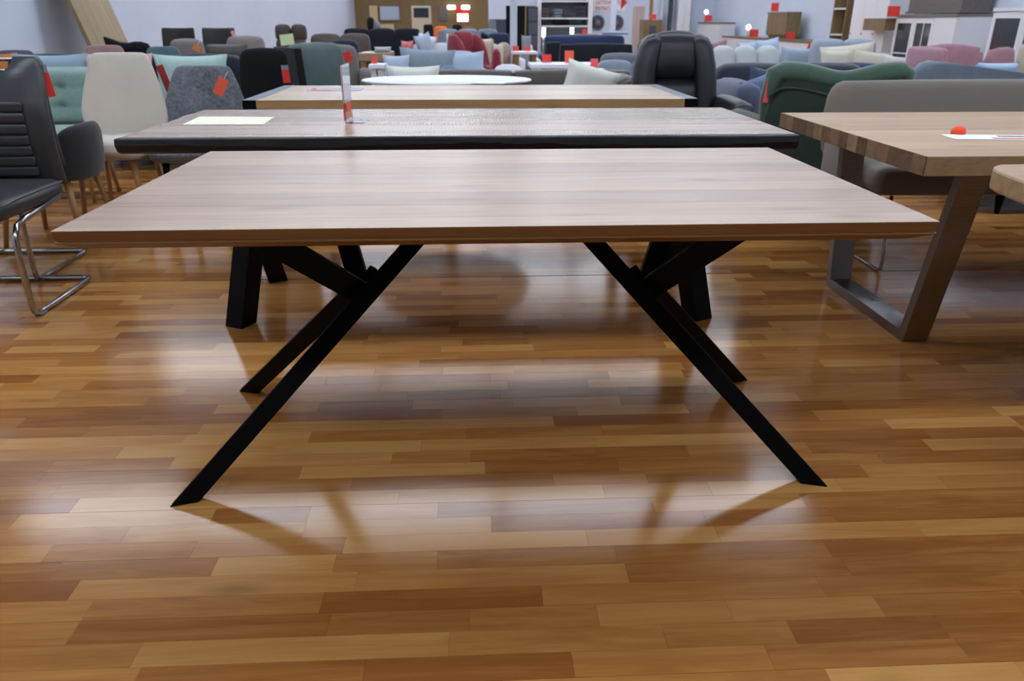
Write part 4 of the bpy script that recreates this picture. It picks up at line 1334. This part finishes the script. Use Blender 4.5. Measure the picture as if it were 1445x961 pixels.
# ------------------------------------------------------------------ middle right: navy bed, black consoles, white items
X, w_, h = span(760, 893, 51, 13.4)
MIDBLUE = fabric((46, 60, 94), scale=140)
armchair('sofa', 'long midnight blue sofa with rumpled throw in front of the bedding shelf', X, 13.2, 0, MIDBLUE, w_ + .1, .95, h, .46, .66, .16, .22, 'sofa', n=1, br=.05)
a = V(852, 52, 13.2)
tag(MB().soft(0, 0, .02, .42, .22, .04, .018, .006).build('folded_throw', fabric((150, 162, 196), scale=80), loc=(V(872, 52, 13.3).x, 13.62, h + .022), smooth=True), 'pale folded throw lying over the midnight blue sofa back', 'throw')
for px0, px1, pt, Y, lb in ((773, 797, 61.5, 11.9, 'black square-edged armchair left in front of the midnight blue sofa'), (791, 893, 63, 11.2, 'long black sofa back with grey piping in front of the midnight blue sofa')):
    X, w_, h = span(px0, px1, pt, Y)
    t = armchair('sofa' if px1 > 800 else 'armchair', lb, X, Y - .2 if px1 > 800 else Y + .1, 0, NAVY2, w_, .6, h, .42, .5, .0, .14, 'sofa' if px1 > 800 else 'armchair', n=1, br=.02)
X, w_, h = span(849, 905, 77, 9.5)
armchair('bench', 'grey upholstered bench with low back before the black sofa', X, 9.3, 0, fabric((106, 108, 118), scale=120), w_, .6, h, .42, .5, 0, .14, 'bench')
X, w_, h = span(850, 935, 87, 8.5)
armchair('sofa', 'blue-grey sofa beside the black recliner', X, 8.2, 0, fabric((124, 134, 148), scale=120), w_ + .1, .75, h, .42, .6, .0, .16, 'sofa', n=2)
X, w_, h = span(732, 761, 63, 12.2)
armchair('armchair', 'white leather armchair with a grey cushion behind the red cards', X, 12.15, 0, leather((228, 228, 232), .5), w_, .7, h, .44, .62, .08, .14)
on_sofa('grey pointed cushion on the white leather armchair', 736, 750, 48, 12.1, fabric((128, 134, 146), scale=120))
X, w_, h = span(728, 752, 72.5, 10.4)
side_table('side_table', 'oak side table with two red price cards beside the white post', X, 10.4, w_ + .1, .45, h, WHITELACQ, OAKDECOR, .03)
sign_px('red price card left on the oak side table beside the white post', 723.5, 732, 65, 72.5, 10.35)
sign_px('red price card right on the oak side table beside the white post', 739.5, 748, 66, 72.5, 10.35)
X, w_, h = span(748, 842, 90, 8.5)
def white_coffee():
    t = thing('coffee_table', 'low white coffee table with red price cards behind the taupe sofa', 'table', (X, 8.62, 0))
    MB().box(-w_ / 2, w_ / 2, -.25, .25, h - .04, h).build('tabletop', WHITELACQ, t, bevel=.004)
    MB().box(-w_ / 2 + .03, w_ / 2 - .03, -.22, .22, h - .16, h - .13).build('lower_board', WHITELACQ, t)
    for sx in (-1, 1):
        MB().box(sx * (w_ / 2 - .06) - .02, sx * (w_ / 2 - .06) + .02, -.24, .24, 0, h - .041).build('side_leg', WHITELACQ, t)
white_coffee()
sign_px('red price card at the left on the white coffee table', 765, 778, 77, 88.5, 8.62)
sign_px('tall orange-red price card at the middle of the white coffee table', 797, 809.5, 71.5, 89, 8.6, mat=ORANGECARD)
X2, w2_, h2 = span(833, 849, 97, 7.9)
side_table('side_table', 'small white side table with pinkish card behind the ivory cushion', X2, 7.85, w2_ + .06, .3, h2, WHITELACQ, WHITELACQ, .03)
sign_px('pinkish red price card on the small white table behind the ivory cushion', 833.5, 844, 83, 97, 7.85, mat=plain('pinkish_red', (226, 82, 84), .6, bstr=0))
sign_px('small red price card standing behind the midnight blue sofa', 822, 828, 41, 48, 19.5)
X, w_, h = span(808, 840, 48, 19.6)
side_table('side_table', 'pale shelf table carrying a small red card behind the midnight blue sofa', X, 19.6, w_ + .1, .4, h, OAK, OAK, .04)

# ------------------------------------------------------------------ black recliner, navy armchair
BLACKL = leather((22, 24, 29), .4)
def recliner():
    X, w_, h = span(894, 1004, 43, 6.35)
    t = thing('recliner', 'big black leather recliner with padded wings, behind the metal-ended table', 'armchair', (X, 6.0, 0), -.05)
    lf = lambda x, y, z: (x, y + .16 * (z - .45), z)
    hw = w_ / 2
    MB().soft(0, .20, h - .185, w_ * .60, .17, .33, .075, .022, lf).build('headrest', BLACKL, t, True)
    MB().soft(0, .185, h - .48, w_ * .58, .16, .25, .06, .02, lf).build('lumbar_cushion', BLACKL, t, True)
    MB().soft(0, .18, h - .68, w_ * .60, .16, .22, .06, .02, lf).build('lower_cushion', BLACKL, t, True)
    for s_ in (-1, 1):
        prof = lambda x, y, z, s_=s_: (x - s_ * .055 * max(0, (z - (h - .40)) / .4) ** 2 * 1.0 + s_ * .012 * math.sin(z * 4), y + .16 * (z - .45), z)
        MB().soft(s_ * (hw - .075), .19, h - .395, .165, .22, .72, .078, .012, prof).build('wing', BLACKL, t, True)
    MB().soft(0, .31, h - .42, w_ * .9, .12, .72, .06, .01, lf).build('back_shell', BLACKL, t, True)
    MB().soft(0, -.12, .38, w_ - .14, .6, .2, .07, .02).build('seat', BLACKL, t, True)
    for s_ in (-1, 1):
        MB().soft(s_ * (hw + .07), -.12, .36, .17, .72, .5, .075, .012).build('arm', BLACKL, t, True)
    MB().lathe([(.30, 0), (.30, .03), (.08, .05), (.06, .28)], n=28).build('swivel_base', BLACKSTEEL, t, True)
recliner()
INDIGO = fabric((32, 37, 52), scale=150, sheen=.4)
INDIGO2 = fabric((72, 80, 104), scale=150, sheen=.4)
X, w_, h = span(1012, 1112, 91, 7.75)
t = armchair('sofa', 'indigo velvet sofa with thick arms between the recliner and the green armchair', X + .35, 7.35, 0, INDIGO, w_ + .75, .95, h, .44, .0, .0, .26, 'sofa', n=2, br=.1)
MB().soft(-(w_ + .75) / 2 + .08, -.06, .34, .24, .9, .58, .1, .02).build('arm', INDIGO2, t, True)
on_sofa('indigo cushion standing on the indigo velvet sofa', 1052, 1100, 95, 7.2, fabric((62, 68, 92), scale=150, sheen=.3), roll=.15)
on_sofa('denim blue cushion tilted against the indigo cushion', 1056, 1108, 104, 6.98, fabric((96, 110, 146), scale=150, sheen=.3), roll=-.35)

# ------------------------------------------------------------------ green armchair seen from behind
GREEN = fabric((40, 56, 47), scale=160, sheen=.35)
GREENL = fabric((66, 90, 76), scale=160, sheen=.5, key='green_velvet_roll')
def green_chair():
    X, w_, h = span(1080, 1290, 90, 4.35)
    t = thing('armchair', 'dark green velvet armchair with rolled wavy top, seen from behind', 'armchair', (X + .05, 4.84, 0), PI - .02)
    hw = w_ / 2
    # in its own frame the chair faces -y; its back surface is at +y
    top = lambda x: h + .045 * math.cos((x / hw) * PI) * .5 - .02 + .02 * (abs(x) / hw) ** 6 * -2
    n = 20
    prof = []
    for i in range(n + 1):
        x = -hw + 2 * hw * i / n
        dip = .05 * math.exp(-((x) / (.18)) ** 2)
        side = .05 * max(0, (abs(x) - hw * .8) / (hw * .2)) ** 2
        prof.append((x, h - dip - side))
    back = [(-hw * .92, .12), (hw * .92, .12)] + [(hw * .985, .5)] + [(x * .97, z - .05) for x, z in prof[::-1]] + [(-hw * .985, .5)]
    MB().puff(back, .12, lambda a, b, c: (a, .42 + c + .06 * (b - .4) - .25 * a * a, b), 8).build('back_panel', GREEN, t, True)
    roll = [(-hw * .985, h - .42), (-hw * .99, h - .28), (-hw * .985, h - .15)] + prof[1:-1] + [(hw * .985, h - .15), (hw * .99, h - .28), (hw * .985, h - .42)]
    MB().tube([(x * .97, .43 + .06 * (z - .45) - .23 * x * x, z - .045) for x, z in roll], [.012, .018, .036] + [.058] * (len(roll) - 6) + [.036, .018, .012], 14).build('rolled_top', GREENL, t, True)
    MB().tube([(x * .95, .475 + .06 * (z - .45) - .25 * x * x, z - .125) for x, z in prof], .006, 8).build('piping', GREEN, t, True)
    for s_ in (-1, 1):
        MB().soft(s_ * (hw - .08), .02, .36, .15, .74, .50, .07, .01).build('arm', GREEN, t, True)
    MB().soft(0, -.02, .34, w_ - .3, .7, .24, .07, .02).build('seat', GREEN, t, True)
    legs(t, w_ * .75, .6, .12, splay=.0, mat=BLACKSTEEL)
green_chair()
hang_tag('pink-red tag at the edge of the green velvet armchair', 1080, 1087, 103, 145, 4.40, roll=.1, mat=plain('pinkish_red', (226, 82, 84), .6, bstr=0))
# taupe bench with back
BENCH = fabric((124, 116, 106), scale=240, var=.08, sheen=.2)
def bench():
    X0 = V(1163, 150, 4.05).x
    h = V(1300, 112, 4.05).z
    L = 1.8
    t = thing('upholstered_bench', 'long taupe upholstered bench with rounded back on steel skids, behind the oak table', 'bench', (X0 + L / 2, 3.80, 0))
    hw = L / 2
    poly = [(-hw + .06, .42), (hw - .06, .42), (hw, .5), (hw, h - .1), (hw - .03, h - .025), (hw - .1, h), (-hw + .1, h), (-hw + .03, h - .025), (-hw, h - .1), (-hw - .01, .55)]
    MB().puff(chaikin(poly, 1), .09, lambda a, b, c: (a, .22 + c + .08 * (b - .45), b), 14).build('backrest', BENCH, t, True)
    MB().soft(0.02, -.06, .44, L - .12, .5, .13, .05, .01).build('seat', BENCH, t, True)
    MB().soft(-hw + .03, .02, .50, .07, .34, .26, .03).build('side_wing', BENCH, t, True)
    for xx in (-hw + .16, hw - .3):
        MB().tube([(xx, -.27, .375), (xx, -.30, .06), (xx, -.295, .02), (xx, -.27, .0085), (xx, .17, .0085), (xx, .195, .02), (xx, .20, .06), (xx, .17, .375)], .0085, 10).build('skid', CHROME, t, True)
bench()

# low dark daybed behind the bench, its tapered foot shows below the tables
t = thing('daybed', 'low charcoal daybed on black tapered feet behind the taupe bench', 'daybed', (3.75, 5.0, 0))
MB().soft(0, 0, .27, 1.25, .8, .26, .05, .01).build('base', CHARCOAL, t, True)
MB().soft(0, 0, .47, 1.2, .76, .14, .06, .012).build('mattress', CHARCOAL, t, True)
for sx in (-1, 1):
    for sy in (-1, 1):
        MB().tube([(sx * .47, sy * .30, 0), (sx * .47, sy * .30, .145)], [.014, .034], 10).build('foot', BLACKSTEEL, t, True)

# ------------------------------------------------------------------ right: sofas
CAMEL = fabric((116, 130, 146), scale=140, sheen=.3)
def camelback():
    h = V(1305, 82, 6.0).z
    xa = V(1284, 90, 6.0).x
    L = 1.9
    t = thing('camelback_sofa', 'blue-grey camelback sofa with curved top behind the taupe bench', 'sofa', (xa + L / 2, 6.35, 0), PI)
    hw = L / 2
    pts = []
    for i in range(31):
        x = -hw + L * i / 30
        u = (x - hw) / L          # seen from behind: +x is the left end in view
        k = (hw - x)              # distance from that end
        z = h - .01 - .12 * (1 - math.cos(min(k, 1.0) * PI / .95)) * .5
        if k > .95: z = h - .13 + .1 * (1 - math.cos((k - .95) * PI / .95)) * .5
        z -= .10 * max(0, (.12 - k) / .12) ** 2
        pts.append((x, z))
    poly = [(-hw, .15), (hw, .15)] + pts[::-1]
    MB().puff(poly, .16, lambda a, b, c: (a, .36 + c + .06 * (b - .45), b), 14).build('backrest', CAMEL, t, True)
    for s_ in (-1, 1):
        MB().soft(s_ * (hw - .1), -.02, .38, .2, .78, .5, .09, .01).build('arm', CAMEL, t, True)
    for i in range(2):
        MB().soft((-.5 + i) * (L - .44) / 2, -.05, .36, (L - .44) / 2 - .01, .7, .26, .07, .015).build('seat_cushion', CAMEL, t, True)
    legs(t, L * .85, .6, .16, splay=.0, mat=BLACKSTEEL)
camelback()
cush_px('light blue cushion peeking over the camelback sofa', 1370, 1432, 88, 112, 6.25, fabric((168, 190, 212), scale=150), t=.14, tilt=-.1)
MAUVE = fabric((164, 122, 132), scale=150, sheen=.3)
def pink_sofa():
    h = V(1345, 61, 8.4).z
    xa, xb = V(1284, 70, 8.4).x, V(1433, 70, 8.4).x
    L = xb - xa
    t = thing('sofa', 'dusty pink sofa with arched back near the white glass cabinet', 'sofa', ((xa + xb) / 2, 8.15, 0), 0)
    hw = L / 2
    prof = [(-hw + .1, h - .05), (-hw + .3, h - .01), (-.1, h), (.2, h - .03), (hw - .4, h - .075)]
    poly = [(-hw + .1, .3), (hw - .32, .3), (hw - .32, h - .09)] + prof[::-1]
    MB().puff(chaikin(poly, 1), .18, lambda a, b, c: (a, .26 + c + .08 * (b - .45), b), 10).build('backrest', MAUVE, t, True)
    poly = [(hw - .30, .3), (hw, .3), (hw, h - .06), (hw - .1, h - .03), (hw - .30, h - .08)]
    MB().puff(chaikin(poly, 1), .18, lambda a, b, c: (a, .24 + c + .08 * (b - .45), b), 8).build('side_back', MAUVE, t, True)
    MB().soft(-hw + .05, .0, .5, .12, .62, .78, .05, .01).build('wing', MAUVE, t, True)
    MB().soft(.02, -.08, .36, L - .2, .62, .26, .07, .015).build('seat_cushion', MAUVE, t, True)
    legs(t, L * .85, .5, .22, splay=.0, mat=BLACKSTEEL)
pink_sofa()
X, w_, h = span(1432, 1500, 62, 8.5)
armchair('armchair', 'beige armchair at the right beside the dusty pink sofa', X + .05, 8.25, 0, fabric((188, 180, 164), scale=140), w_, .7, h, .44, .6, .07, .16)
LBLUE = fabric((152, 164, 180), scale=150, var=.08)
X, w_, h = span(1156, 1242, 57, 9.75)
armchair('sofa', 'light blue sofa with cream cushions before the narrow bookcase', X, 9.5, 0, LBLUE, w_ + .04, .9, h, .44, .64, .0, .18, 'sofa', n=2)
CREAMC = fabric((214, 208, 190), scale=150, var=.07)
on_sofa('cream cushion at the left front on the light blue sofa', 1158, 1203, 69, 9.15, CREAMC, seat=.46)
on_sofa('broad cream cushion with a pointed corner on the light blue sofa', 1162, 1240, 61, 9.4, fabric((216, 210, 192), scale=150, var=.07), seat=.46, roll=-.1)
on_sofa('cream cushion at the right front on the light blue sofa', 1201, 1252, 71, 9.1, CREAMC, seat=.46, roll=.12)
on_sofa('pale cushion with bow beside the light blue sofa', 1244, 1284, 78, 8.6, fabric((214, 212, 206), scale=150, var=.07), seat=.5, roll=.1)
X, w_, h = span(1158, 1248, 91, 8.9)
armchair('bench', 'navy blue long bench with low back in front of the light blue sofa', X, 8.7, 0, fabric((52, 60, 104), scale=150), w_, .6, h, .42, .5, 0, .14, 'bench')
# pale group: light grey chairs and light blue cushions
PALEG = fabric((190, 196, 198), scale=150, var=.06)
X, w_, h = span(1014, 1094, 67, 8.95)
t = armchair('sofa', 'pale grey sofa with buttoned cushions behind the indigo sofa', X + .03, 8.75, 0, PALEG, w_ + .12, .8, h, .44, .0, .0, .2, 'sofa', n=3, br=.08)
X, w_, h = span(1045, 1150, 70, 10.4)
armchair('sofa', 'pale blue long sofa behind the pale grey sofa', X - .05, 10.65, 0, LBLUE, w_ - .1, .85, h - .06, .44, .6, .0, .18, 'sofa', n=2)
on_sofa('pale blue cushion at the left of the pale blue long sofa', 1044, 1074, 58, 10.5, fabric((166, 184, 208), scale=150, var=.06), seat=.5, roll=-.1)
on_sofa('large pale blue cushion with raised corner on the pale blue long sofa', 1072, 1106, 53, 10.45, fabric((172, 190, 212), scale=150, var=.06), seat=.5, roll=-.15)
on_sofa('soft blue cushion at the right of the pale blue long sofa', 1100, 1146, 66, 10.4, fabric((156, 172, 190), scale=150, var=.06), seat=.5, roll=.05)
MAUVEC = fabric((142, 92, 112), scale=150, sheen=.3)
X, w_, h = span(1000, 1036, 66, 11.6)
armchair('armchair', 'mauve armchair with plum cushions beside the black recliner', X, 11.5, 0, MAUVE, w_ + .15, .7, h - .04, .44, .6, .0, .16)
on_sofa('plum cushion with raised corner on the mauve armchair', 1006, 1034, 57, 11.25, MAUVEC, seat=.46, roll=-.2)

# ------------------------------------------------------------------ right wall furniture (fronts face the room, -x)
def wall_unit(name, label, cat, pxa, pxb, pt, X, depth=.4, mat=WHITELACQ, top=None, kind='doors', n=2, zb=0.0, group=None):
    """cabinet against the right wall whose front plane is x = X; pxa (far end) to pxb (near end)"""
    def yat(px):
        d_ = ray(px, pt); return (X - CAM.x) / d_.x * d_.y
    ya, yb = yat(pxa), yat(pxb)
    dd = ray((pxa + pxb) / 2, pt)
    h = CAM.z + dd.z * (X - CAM.x) / dd.x
    L = ya - yb
    t = thing(name, label, cat, (X, (ya + yb) / 2, zb), 0, group)
    h -= zb
    hl = L / 2
    tt = .04
    if kind == 'open':
        MB().box(depth - .02, depth, -hl, hl, 0, h - tt).build('back_panel', mat, t)
        for yy in (-hl, hl - .025):
            MB().box(0, depth - .021, yy, yy + .025, 0, h - tt).build('side_panel', top or mat, t)
        k = max(2, int(h / .38))
        for i in range(k):
            z = h * i / k + .03
            MB().box(.005, depth - .021, -hl + .026, hl - .026, z, z + .025).build('shelf_board', WHITELACQ, t)
    else:
        MB().box(.02, depth, -hl, hl, .06, h - tt).build('body', mat, t)
        MB().box(.06, depth, -hl + .03, hl - .03, 0, .06).build('plinth', mat, t)
        for i in range(n):
            a, b = -hl + L * i / n + .004, -hl + L * (i + 1) / n - .004
            if kind == 'glass' and not (n == 3 and i == 0):
                m = MB()
                f_ = .06
                m.box(0, .019, a, b, .08, .14).box(0, .019, a, b, h - .12, h - .06).box(0, .019, a, a + f_, .14, h - .12).box(0, .019, b - f_, b, .14, h - .12)
                dr = m.build('door', mat, t)
                MB().box(.008, .014, a + f_, b - f_, .14, h - .12).build('pane', DARKGLASS, dr)
                if (n == 3 and i == 1):
                    MB().box(.002, .008, (a + b) / 2 - .008, (a + b) / 2 + .008, .14, h - .12).build('glazing_bar', mat, dr)
                MB().box(.002, .008, a + f_, b - f_, h * .55, h * .55 + .016).build('glazing_bar', mat, dr)
            else:
                dr = MB().box(0, .019, a, b, .08, h - tt - .006).build('door', mat, t)
            MB().tube([(-.02, b - .05, h * .5), (-.001, b - .05, h * .5)], .012).build('knob', CHROME, dr, True)
    MB().box(-.01, depth, -hl - .005, hl + .005, h - tt + .001, h).build('top_board', top or mat, t)
    return t
XC = 6.45
wall_unit('display_cabinet', 'white glass-fronted highboard with grey top at the right wall', 'cabinet', 1266, 1352, 20, XC, .5, top=plain('grey_oak', (124, 116, 110), .6, bstr=0), kind='glass', n=3)
def yat(px, py, X): d_ = ray(px, py); return (X - CAM.x) / d_.x * d_.y
ya, yb = yat(1286, 10, XC + .1), yat(1361, 10, XC + .1)
q = ray(1310, 19); zt = CAM.z + q.z * (XC - CAM.x) / q.x
t = thing('stacked_board', 'grey-brown wooden wall cabinet lying on top of the white highboard', 'cabinet', (XC + .06, (ya + yb) / 2, zt + .001))
GREYOAK = wood('grey_oak_decor', (.13, .11, .10, 1), (.20, .175, .16, 1), (.27, .24, .22, 1), rough=.55, grain=(12, 1.5, 14), knots=0)
MB().box(0, .40, -(ya - yb) / 2, (ya - yb) / 2, .03, .36).build('body', GREYOAK, t)
MB().box(-.03, .42, -(ya - yb) / 2 - .02, (ya - yb) / 2 + .02, 0, .029).build('base_board', GREYOAK, t)
wall_unit('glass_cabinet', 'tall white cabinet with framed glass at the right edge of the shop', 'cabinet', 1404, 1500, 10, XC, .5, kind='glass', n=2)
t = wall_unit('tall_cabinet', 'tall white lacquer cabinet with oak accent beside the highboard', 'cabinet', 1212, 1263, -40, XC + .05, .45, n=3)
ya, yb = yat(1231, 34, XC), yat(1262, 34, XC)
zc1 = CAM.z + ray(1246, 26).z * (XC - CAM.x) / ray(1246, 26).x; zc0 = CAM.z + ray(1246, 43).z * (XC - CAM.x) / ray(1246, 43).x
yo = (ya + yb) / 2 - t.location.y
MB().box(-.2, -.001, -(ya - yb) / 2 + yo, (ya - yb) / 2 + yo, zc0, zc1).build('oak_accent', OAKDECOR, t)
wall_unit('bookcase', 'narrow open bookcase with oak sides and white boards', 'shelf', 1187, 1206, -60, XC + .05, .35, mat=OAKDECOR, top=OAKDECOR, kind='open')
wall_unit('sideboard', 'long white sideboard with oak top along the right wall', 'cabinet', 1019, 1150, 54.5, XC, .45, top=OAKDECOR, n=6)
wall_unit('small_cabinet', 'small white wall cabinet with oak top above the sideboard', 'cabinet', 985, 1017, 31.5, XC, .4, top=OAKDECOR, n=2)
zz = .82
def sb_top():
    d_ = ray(1084.5, 54.5); return CAM.z + d_.z * (XC - CAM.x) / d_.x
SBZ = sb_top()
t = wall_unit('wall_shelf_unit', 'oak-fronted shelf unit with white niches standing on the sideboard', 'shelf', 1084, 1112, 17, XC + .08, .3, mat=OAKDECOR, top=OAKDECOR, n=1, zb=SBZ + .002)
def front_unit(name, label, px0, px1, pt, Y, mat, door, n=2, depth=.3):
    a, b = V(px0, pt, Y), V(px1, pt, Y)
    W2 = (b.x - a.x) / 2
    t = thing(name, label, 'cabinet', ((a.x + b.x) / 2, Y + depth / 2, 0))
    MB().box(-W2, W2, -depth / 2, depth / 2, 0, a.z).build('body', mat, t)
    for i in range(n):
        x0, x1 = -W2 + 2 * W2 * i / n + .006, -W2 + 2 * W2 * (i + 1) / n - .006
        dr = MB().box(x0, x1, -depth / 2 - .02, -depth / 2 - .001, .05, a.z - .03).build('door', door[i % len(door)], t)
        MB().tube([(x1 - .04, -depth / 2 - .045, 1.0), (x1 - .04, -depth / 2 - .021, 1.0)], .012).build('knob', CHROME, dr, True)
front_unit('tall_cabinet', 'tall white narrow wardrobe beside the small oak-topped cabinet', 960, 978, -25, 23.8, WHITELACQ, [WHITELACQ])
front_unit('mirror_cabinet', 'tall cabinet with dark and mirrored doors near the black recliner', 937, 951, -8, 23.8, WHITELACQ, [MIRROR, DARKGLASS])
# objects on the far right wall end
t = thing('oak_box_cabinet', 'oak box cabinet with grey picture front near the mirror cabinet', 'cabinet', (V(918, 40, 18.5).x, 18.5, 0))
W2 = (V(932, 40, 18.5).x - V(906, 40, 18.5).x) / 2; hz = V(918, 28, 18.5).z
MB().box(-W2, W2, -.2, .2, 0, hz).build('body', OAKDECOR, t)
MB().box(-W2 * .35, W2 * .35, -.22, -.201, hz - .32, hz - .12).build('picture', GREYLACQ, t)
t = thing('wardrobe_panel', 'tall pinkish beech wardrobe left of the oak box cabinet', 'cabinet', (V(900, 40, 20.5).x, 20.5, 0))
W2 = (V(906, 40, 20.5).x - V(895, 40, 20.5).x) / 2; h2 = V(900, 9, 20.5).z
PINKBEECH = plain('pink_beech', (196, 176, 170), .6, bstr=0)
MB().box(-W2, W2, -.25, .25, 0, h2).build('body', PINKBEECH, t)
for s_ in (-1, 1):
    MB().box(s_ * W2 / 2 - W2 / 2 + .008, s_ * W2 / 2 + W2 / 2 - .008, -.27, -.251, .06, h2 - .03).build('door', PINKBEECH, t)
a = V(919, 10, 19.2)
t = thing('oak_stand', 'tall thin oak pole stand rising behind the oak box cabinet', 'stand', (a.x, 19.2, 0))
MB().box(-.035, .035, -.035, .035, .03, 2.2).build('pole', MANGO_EDGE, t)
MB().box(-.16, .16, -.16, .16, 0, .03).build('foot_plate', MANGO_EDGE, t)
# red cards along the right
sign_px('red price card standing on the oak box cabinet', 917, 926, 20, 27.7, 18.5)
def card_on(label, px0, px1, pt, pb, X, mat=None):
    d_ = ray((px0 + px1) / 2, pb)
    Y = (X - CAM.x) / d_.x * d_.y
    t = sign_px(label, px0, px1, pt, pb, Y, mat, rz=-.25)
    if 'sideboard' in label: t.location.z = SBZ + .001
    return t
card_on('red price card on top of the small oak-topped cabinet', 994, 1004, 21.5, 30.8, XC + .06)
card_on('red price card on the sideboard before the oak-fronted shelf unit', 1057, 1069, 43, 54, XC + .15)
card_on('red price card on top of the oak-fronted shelf unit', 1088, 1098, 4, 16.5, XC + .2)
card_on('red price card at the near end of the sideboard', 1109, 1120, 48, 59.0, XC + .1)
card_on('red price card on the white highboard beneath the tall cabinet', 1252, 1268, 8.5, 24, XC - .12)
for px0, px1, pt, pb, Y, lb in ((1137, 1143, 61, 74, 11.0, 'slanted red price card behind the soft blue cushion'), (1149, 1156, 65, 79, 10.06, 'slim red price card beside the light blue sofa')):
    a = V((px0 + px1) / 2, pb, Y)
    t = thing('card_stand', lb, 'price card', (a.x, Y, 0), 0, 'floor-standing red cards')
    h1 = V(px0, pt, Y).z
    wv = V(px1, pb, Y).x - V(px0, pb, Y).x
    MB().hexa([(-wv / 2 - .01, -.003, a.z), (wv / 2 - .01, -.003, a.z), (wv / 2 - .01, .003, a.z), (-wv / 2 - .01, .003, a.z), (-wv / 2 + .03, -.003, h1), (wv / 2 + .03, -.003, h1), (wv / 2 + .03, .003, h1), (-wv / 2 + .03, .003, h1)]).build('card', RED, t)
    MB().tube([(0, 0, .012), (0, 0, a.z - .002)], .008, 8).build('stand_pole', CHROME, t, True)
    MB().lathe([(.12, 0), (.12, .01), (.02, .012)], n=20).build('base_plate', CHROME, t)
# little lamps on the right
for px, py, lb, zb in ((995.5, 17, 'small glowing bulb lamp on the small oak-topped cabinet', None), (1054.5, 41, 'small glowing bulb lamp on the sideboard', None)):
    pyb = 31.2 if px < 1000 else 54.3
    Xl = XC + .1 if px < 1000 else XC + .2
    d_ = ray(px, pyb); Y = (Xl - CAM.x) / d_.x * d_.y
    a = V(px, pyb, Y); c = V(px, py, Y)
    t = thing('bulb_lamp', lb, 'lamp', (a.x, Y, a.z), 0, 'small bulb lamps')
    if px > 1000: t.location.z = SBZ + .001
    MB().tube([(0, 0, .01), (0, 0, c.z - a.z - .06)], .012, 8).build('stem', CHROME, t, True)
    MB().lathe([(.02, -.06), (.05, -.035), (.062, 0), (.05, .035), (.02, .06)], c=(0, 0, c.z - a.z), n=16).build('bulb', GLOW, t, True)
    MB().lathe([(.06, 0), (.06, .01), (.02, .012)], n=16).build('base_plate', CHROME, t)
